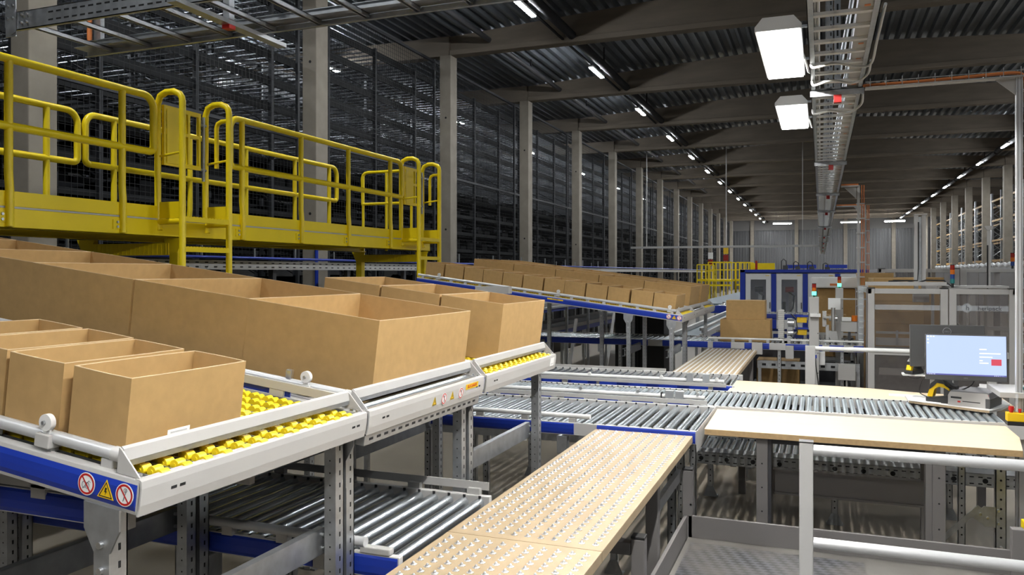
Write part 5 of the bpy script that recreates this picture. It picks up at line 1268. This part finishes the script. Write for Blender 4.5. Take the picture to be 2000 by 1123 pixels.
# blue strapping machine
O = (-0.4, 20, 0)
t = T('strapping_machine', 'blue framed white machine with windowed doors beyond the rear conveyor', 'machine', O)
X0, X1, ZB, ZTOP = -1.80, 1.02, 0.62, 2.03
MB(O).box(X0 - 0.02, X1, 19.95, 20.05, ZTOP - 0.075, ZTOP).box(X0 - 0.02, X0 + 0.10, 19.95, 20.05, 0, ZTOP).build('blue_frame', 'blue', t, bevel=0.01)
MB(O).box(X0, X1, 21.8, 21.85, ZB, ZTOP).box(X0, X0 + 0.05, 20.05, 21.8, ZB, ZTOP).build('rear_panel', 'white', t)
MB(O).box(X0, X1, 20.06, 21.8, ZTOP - 0.04, ZTOP - 0.01).build('roof_panel', 'white', t)
MB(O).box(X0, X1, 20.0, 21.8, 0.05, ZB).build('base', 'blue_dark', t)
dw = 0.585
for i in range(4):
    a = X0 + 0.11 + i * 0.705; b = a + dw
    if i: MB(O).box(a - 0.115, a - 0.005, 19.95, 20.03, ZB, ZTOP - 0.1).build('blue_mullion', 'blue', t)
    wz0, wz1 = (0.80, 1.72) if i < 3 else (1.4, 1.45)
    d = MB(O).box(a, a + 0.115, 19.96, 20.0, ZB, ZTOP - 0.10).box(b - 0.115, b, 19.96, 20.0, ZB, ZTOP - 0.10).box(a + 0.115, b - 0.115, 19.96, 20.0, ZTOP - 0.24, ZTOP - 0.10).box(a + 0.115, b - 0.115, 19.96, 20.0, ZB, 0.85).build('door', 'white', t)
    MB(O).box(a + 0.115, b - 0.115, 19.975, 19.985, 0.85, ZTOP - 0.24).build('window_pane', 'glass', d)
    MB(O).box(b - 0.035, b - 0.018, 19.94, 19.96, 1.10, 1.25).build('door_handle', 'black', d)
    MB(O).box(b - 0.13, b - 0.04, 19.957, 19.96, ZTOP - 0.15, ZTOP - 0.137).build('maker_strip', 'sign_yellow', d)
# inner works
for i in range(3):
    a = X0 + 0.25 + i * 0.705
    MB(O).box(a + 0.12, a + 0.20, 20.4, 20.5, ZB, 1.55).build('inner_column', ('galv', 'light_grey', 'galv')[i], t)
    MB(O).cyl((a + 0.05, 20.3, 1.55), (a + 0.24, 20.3, 1.55), 0.07, 14).build('inner_motor', ('black', 'red_lens', 'dark')[i], t)
    MB(O).box(a - 0.02, a + 0.05, 20.35, 20.4, ZB, 1.25).build('inner_guide', ('blue', 'black', 'blue')[i], t)
    MB(O).box(a + 0.2, a + 0.28, 20.35, 20.42, ZB, 1.15 + 0.1 * i).build('inner_cylinder', 'chrome', t)
    MB(O).tube([(a + 0.1, 20.3, 1.5), (a + 0.25, 20.28, 1.4), (a + 0.22, 20.3, 1.1), (a + 0.12, 20.3, 0.95)], 0.018, 6).build('inner_hose', 'black', t)
for (x, h) in ((-0.90, 0.26), (-0.62, 0.20), (-0.30, 0.20), (0.05, 0.16)):
    MB(O).tube([(x, 20.6, ZTOP), (x, 20.6, ZTOP + h * 0.8), (x + 0.05, 20.6, ZTOP + h), (x + 0.11, 20.6, ZTOP + h * 0.8), (x + 0.12, 20.6, ZTOP)], 0.014, 6).build('roof_hose', 'black', t)
    MB(O).box(x + 0.04, x + 0.15, 20.5, 20.7, ZTOP, ZTOP + h * 0.4).build('roof_unit', 'dark', t)
MB(O).cyl((-1.48, 20.5, ZTOP), (-1.48, 20.5, ZTOP + 0.22), 0.03, 10).build('roof_light', 'red_lens', t)
for (a, b) in ((-0.8, -0.1), (0.1, 0.6)): MB(O).box(a, b, 21.0, 21.1, ZTOP + 0.03, ZTOP + 0.12).build('roof_beam', 'blue', t)
t = T('printer_hood', 'white hood with small pink lettering in front of the blue framed machine', 'hood', (0.25, 15.0, 1.72))
MB((0.25, 15.0, 1.72)).box(-0.15, 0.65, 14.1, 14.9, 1.70, 1.88).build('hood_body', 'white', t, bevel=0.02)
MB((0.25, 15.0, 1.72)).box(0.14, 0.30, 14.097, 14.1, 1.74, 1.775).build('lettering', 'screen_red' if False else 'orange', t)
roller_conveyor('blue sided conveyor in front of the blue framed machine', -1.3, 0.55, 15.2, 16.0, 1.20, 0.10, 0.03, [(-1.3, -0.75), (-0.72, -0.30), (-0.1, 0.55)], [(-1.1, 15.3), (0.4, 15.3)], rail_h=0.11)
# belt conveyor beside the far block
t = T('belt_conveyor', 'pale blue belt conveyor with blue side running back beside the closed cartons', 'conveyor', (-1.9, 14, 0))
O = (-1.9, 14, 0)
MB(O).box(-2.05, -1.66, 11.9, 20, 0.93, 0.99).build('belt', 'belt', t)
for x in (-2.10, -1.66): MB(O).box(x, x + 0.05, 11.9, 20, 0.90, 1.05).build('side_rail', 'light_grey', t)
MB(O).box(-1.612, -1.605, 11.9, 20, 0.87, 0.97).build('blue_cover', 'blue', t); MB(O).box(-1.66, -1.62, 11.9, 19, 1.10, 1.14).build('guide_rail', 'light_grey', t)
for y in (12.1, 14.5, 17, 19.5):
    MB(O).box(-2.10, -2.06, y, y + 0.05, 0, 0.9).build('leg', 'galv', t); MB(O).box(-1.66, -1.62, y, y + 0.05, 0, 1.10).build('leg', 'galv', t)
t = T('shade_block', 'black block standing in for deep shade behind the legs of the far block', 'shade block', (-2.5, 12.2, 0))  # black block added as the deep shade under the far lanes
MB((-2.5, 12.2, 0)).box(-2.95, -2.2, 12.0, 12.5, 0.03, 1.34).build('shade_body', 'black', t, bevel=0.006); MB((-2.5, 12.2, 0)).box(-2.59, -2.56, 11.992, 12.0, 0.08, 1.30).build('shade_strip', 'hole', t)
MB((-2.5, 12.2, 0)).box(-2.93, -2.22, 12.02, 12.48, 0, 0.03).build('shade_base', 'dark', t)
t = T('cable_drop', 'grey strut with an orange cable hanging behind the upper left cable ladder', 'cable drop', (-6.9, 6.0, 4.28))
MB((-6.9, 6.0, 4.28)).box(-6.94, -6.84, 6.05, 6.10, 4.28, 8.36).build('strut', 'galv', t); MB((-6.9, 6.0, 4.28)).cyl((-6.93, 6.0, 4.3), (-6.93, 6.0, 8.3), 0.025, 8).build('orange_cable', 'orange', t)
# two-level conveyors seen under the far block
for (zz, lab) in ((0.95, 'lower blue sided conveyor running into the depth under the far block'), (1.38, 'upper blue sided conveyor running into the depth under the far block')):
    t = T('depth_conveyor', lab, 'conveyor', (-4.7, 16, 0)); O = (-4.7, 16, 0); xr = -4.3; e = 0 if zz < 1 else 0.07
    MB(O).box(xr - 0.75, xr, 11.95, 20, zz - 0.05, zz).build('belt', 'galv_dark', t)
    for x in (xr - 0.78, xr): MB(O).box(x, x + 0.03, 11.95, 20, zz - 0.02, zz + 0.06).build('side_rail', 'light_grey', t)
    MB(O).box(xr + 0.032, xr + 0.04, 11.95, 20, zz - 0.09, zz - 0.01).build('blue_cover', 'blue', t)
    if e: MB(O).box(xr - 0.86, xr - 0.78, 12.0, 19.9, zz - 0.03, zz + 0.0).box(xr + 0.03, xr + 0.11, 12.0, 19.9, zz - 0.03, zz + 0.0).build('leg_flange', 'galv', t)
    y = 12.1 + e
    while y < 20:
        MB(O).box(xr - 0.01 + e, xr + 0.03 + e, y, y + 0.04, 0, zz - 0.02).build('leg', 'galv', t); MB(O).box(xr - 0.78 - e, xr - 0.74 - e, y, y + 0.04, 0, zz - 0.02).build('leg', 'galv', t); y += 1.4
t = T('buffer_conveyor', 'long dark two level conveyor frame on the floor beyond the far block', 'conveyor', (-6.6, 26, 0)); O = (-6.6, 26, 0)
for zz in (0.55, 1.20):
    MB(O).box(-7.1, -6.1, 12.5, 42, zz - 0.03, zz).build('deck', 'galv_dark', t); MB(O).box(-6.1, -6.07, 12.5, 42, zz - 0.10, zz + 0.05).build('side_beam', 'galv_dark', t)
    MB(O).box(-6.07, -6.06, 12.5, 42, zz - 0.06, zz + 0.02).build('blue_cover', 'blue_dark', t)
y = 12.7
while y < 42: MB(O).box(-6.12, -6.07, y, y + 0.05, 0, 1.2).build('leg', 'galv_dark', t); MB(O).box(-7.1, -7.05, y, y + 0.05, 0, 1.2).build('leg', 'galv_dark', t); y += 1.9
MB(O).box(-7.14, -7.1, 12.5, 42, 0.05, 1.15).build('back_panel', 'dark', t)
for i, y in enumerate((12.6, 15.2)):
    t = T('slanted_stay', '%s white slanted stay beside the conveyors under the far block' % ORD[i], 'stay', (-3.9, y, 0))
    MB((-3.9, y, 0)).prism([(-3.95, 0.0), (-3.90, 0.0), (-3.72, 1.2), (-3.77, 1.2)], 'y', y - 0.02, y + 0.02).build('stay', 'white', t); MB((-3.9, y, 0)).box(-4.05, -3.8, y - 0.08, y + 0.08, 0, 0.02).build('foot', 'galv', t)
# grey drive cabinets along the left lanes
for i, (x, y, lab) in enumerate(((-3.8, 6.2, 'before the yellow platform leg'), (-3.4, 8.2, 'behind the far ladder'))):
    t = T('guide_end_box', 'small pale box on the conveyor guides %s' % lab, 'box', (x, y, 1.30))
    MB((x, y, 1.30)).box(x - 0.2, x + 0.2, y - 0.05, y + 0.05, 1.72, 1.80).build('box_body', 'light_grey', t); MB((x, y, 1.30)).box(x - 0.02, x + 0.02, y - 0.02, y + 0.02, 0, 1.72).build('stand', 'galv', t)

# ------------------------------------------------------------------ far yellow cage, film curtain, right racks
O = (-4.6, 45, 0)
t = T('yellow_cage_platform', 'distant yellow railed platform with stairs beyond the far cartons', 'platform', O)
for (xa, xb, y, zf, zt) in ((-6.55, -5.85, 46, 1.6, 2.42), (-5.80, -4.55, 45, 1.6, 2.54), (-4.5, -3.7, 47, 1.6, 2.55)):
    MB(O).box(xa, xb, y, y + 2, zf - 0.12, zf).build('deck', 'yellow', t)
    for z in (zt, 0.5 * (zt + zf) + 0.05): MB(O).box(xa, xb, y - 0.03, y + 0.03, z - 0.025, z + 0.025).box(xa, xb, y + 1.97, y + 2.03, z - 0.025, z + 0.025).build('rail', 'yellow', t)
    x = xa
    while x <= xb + 0.01:
        MB(O).box(x - 0.025, x + 0.025, y - 0.03, y + 0.03, 0, zt).build('post', 'yellow', t); MB(O).box(x - 0.025, x + 0.025, y + 1.97, y + 2.03, 0, zt).build('post', 'yellow', t); x += (xb - xa) / 3
    MB(O).box(xa, xb, y - 0.04, y + 0.04, zf - 0.38, zf - 0.28).build('brace', 'yellow', t)
MB(O).box(-3.7, -2.4, 46.9, 47.0, 2.0, 2.5).build('screen_panel', 'yellow', t)
MB(O).prism([(-3.7, 2.5), (-2.2, 1.9), (-2.2, 1.7), (-3.7, 2.3)], 'y', 46.5, 46.6).build('stair_rail', 'yellow', t)
t = T('signal_lamp_post', 'distant post with a lit yellow sign and red stack behind the yellow cage', 'sign post', (-6.6, 52, 0))
for (x, zc) in ((-6.55, 2.85), (-5.6, 3.15)):
    MB((-6.6, 52, 0)).box(x - 0.03, x + 0.03, 51.97, 52.03, 0, 3.3).build('post', 'dark', t); MB((-6.6, 52, 0)).box(x - 0.15, x + 0.15, 51.9, 51.97, zc - 0.45, zc - 0.05).build('red_stack', 'red_lens', t)
    MB((-6.6, 52, 0)).box(x - 0.15, x + 0.15, 51.9, 51.96, zc, zc + 0.4).build('plate', 'paper' if x < -6 else 'sign_yellow', t)
t = T('white_belt_conveyor', 'distant pale belt conveyor leading back to the yellow cage', 'conveyor', (-3, 33, 0))
MB((-3, 33, 0)).box(-3.6, -2.5, 24, 44, 0.95, 1.05).build('belt', 'belt', t)
for y in (25, 30, 35, 40): MB((-3, 33, 0)).box(-3.6, -3.5, y, y + 0.1, 0, 0.95).build('leg', 'galv', t); MB((-3, 33, 0)).box(-2.6, -2.5, y, y + 0.1, 0, 0.95).build('leg', 'galv', t)
MB((-3, 33, 0)).box(-2.49, -2.47, 24, 44, 0.86, 1.0).build('blue_cover', 'blue', t)
roller_conveyor('distant pale conveyor module between the far block and the blue machine', -2.6, -1.9, 20.6, 23.2, 1.12, 0.12, 0.03, [(-2.6, -1.95)], [(-2.5, 20.7), (-2.0, 20.7)], rail_h=0.2)
# film covered goods row at the right
for i in range(10):
    y0 = 13.0 + i * 2.4; O = (4.6, y0 + 1.2, 0)
    t = T('film_screen', 'framed screen of clear film in the row behind the machines, %s from the camera' % ORD[i], 'screen', O, group='clear film screens on the right')
    MB(O).box(4.42, 4.44, y0 + 0.05, y0 + 2.30, 0.9, 2.12).build('film_sheet', 'film', t)
    m = MB(O); pts = []
    mb = [(4.43, y0 + 0.05 + 2.25 * k / 8, 2.16 + 0.035 * sin(k * 2.3 + i)) for k in range(9)]
    MB(O).tube(mb, 0.05, 8).build('film_fold', 'film_top', t)
    for y in (y0, y0 + 2.35): MB(O).box(4.41, 4.46, y, y + 0.05, 0, 2.15).build('post', 'light_grey', t)
# racks with orange beams at the far right
def right_rack(label, loc):
    t = T('pallet_rack', label, 'pallet rack', loc, group='orange beam racks on the right')
    for y in (0, 2.9, 5.8):
        for x in (0, 1.1): MB().box(x - 0.05, x + 0.05, y - 0.05, y + 0.05, 0, 7.2).build('upright', 'galv', t)
        mb = MB(); z = 0.3
        while z < 6.6: mb.cyl((0, y, z), (1.1, y, z + 0.9), 0.02, 5); mb.cyl((1.1, y, z), (0, y, z + 0.9), 0.02, 5); z += 0.9
        mb.build('bracing', 'galv', t)
    for z in (1.4, 2.7, 4.0, 5.3, 6.6):
        for x in (0, 1.1): MB().box(x - 0.03, x + 0.03, 0, 5.8, z, z + 0.12).build('beam', 'orange_beam', t)
    return t
pr = right_rack('orange beam pallet rack at the far right, first bay from the camera', (10.6, 37, 0)); index_children()
for i in range(1, 9): dup(pr, (10.6, 37 + 6 * i, 0), 'orange beam pallet rack at the far right, %s bay from the camera' % ORD[i])
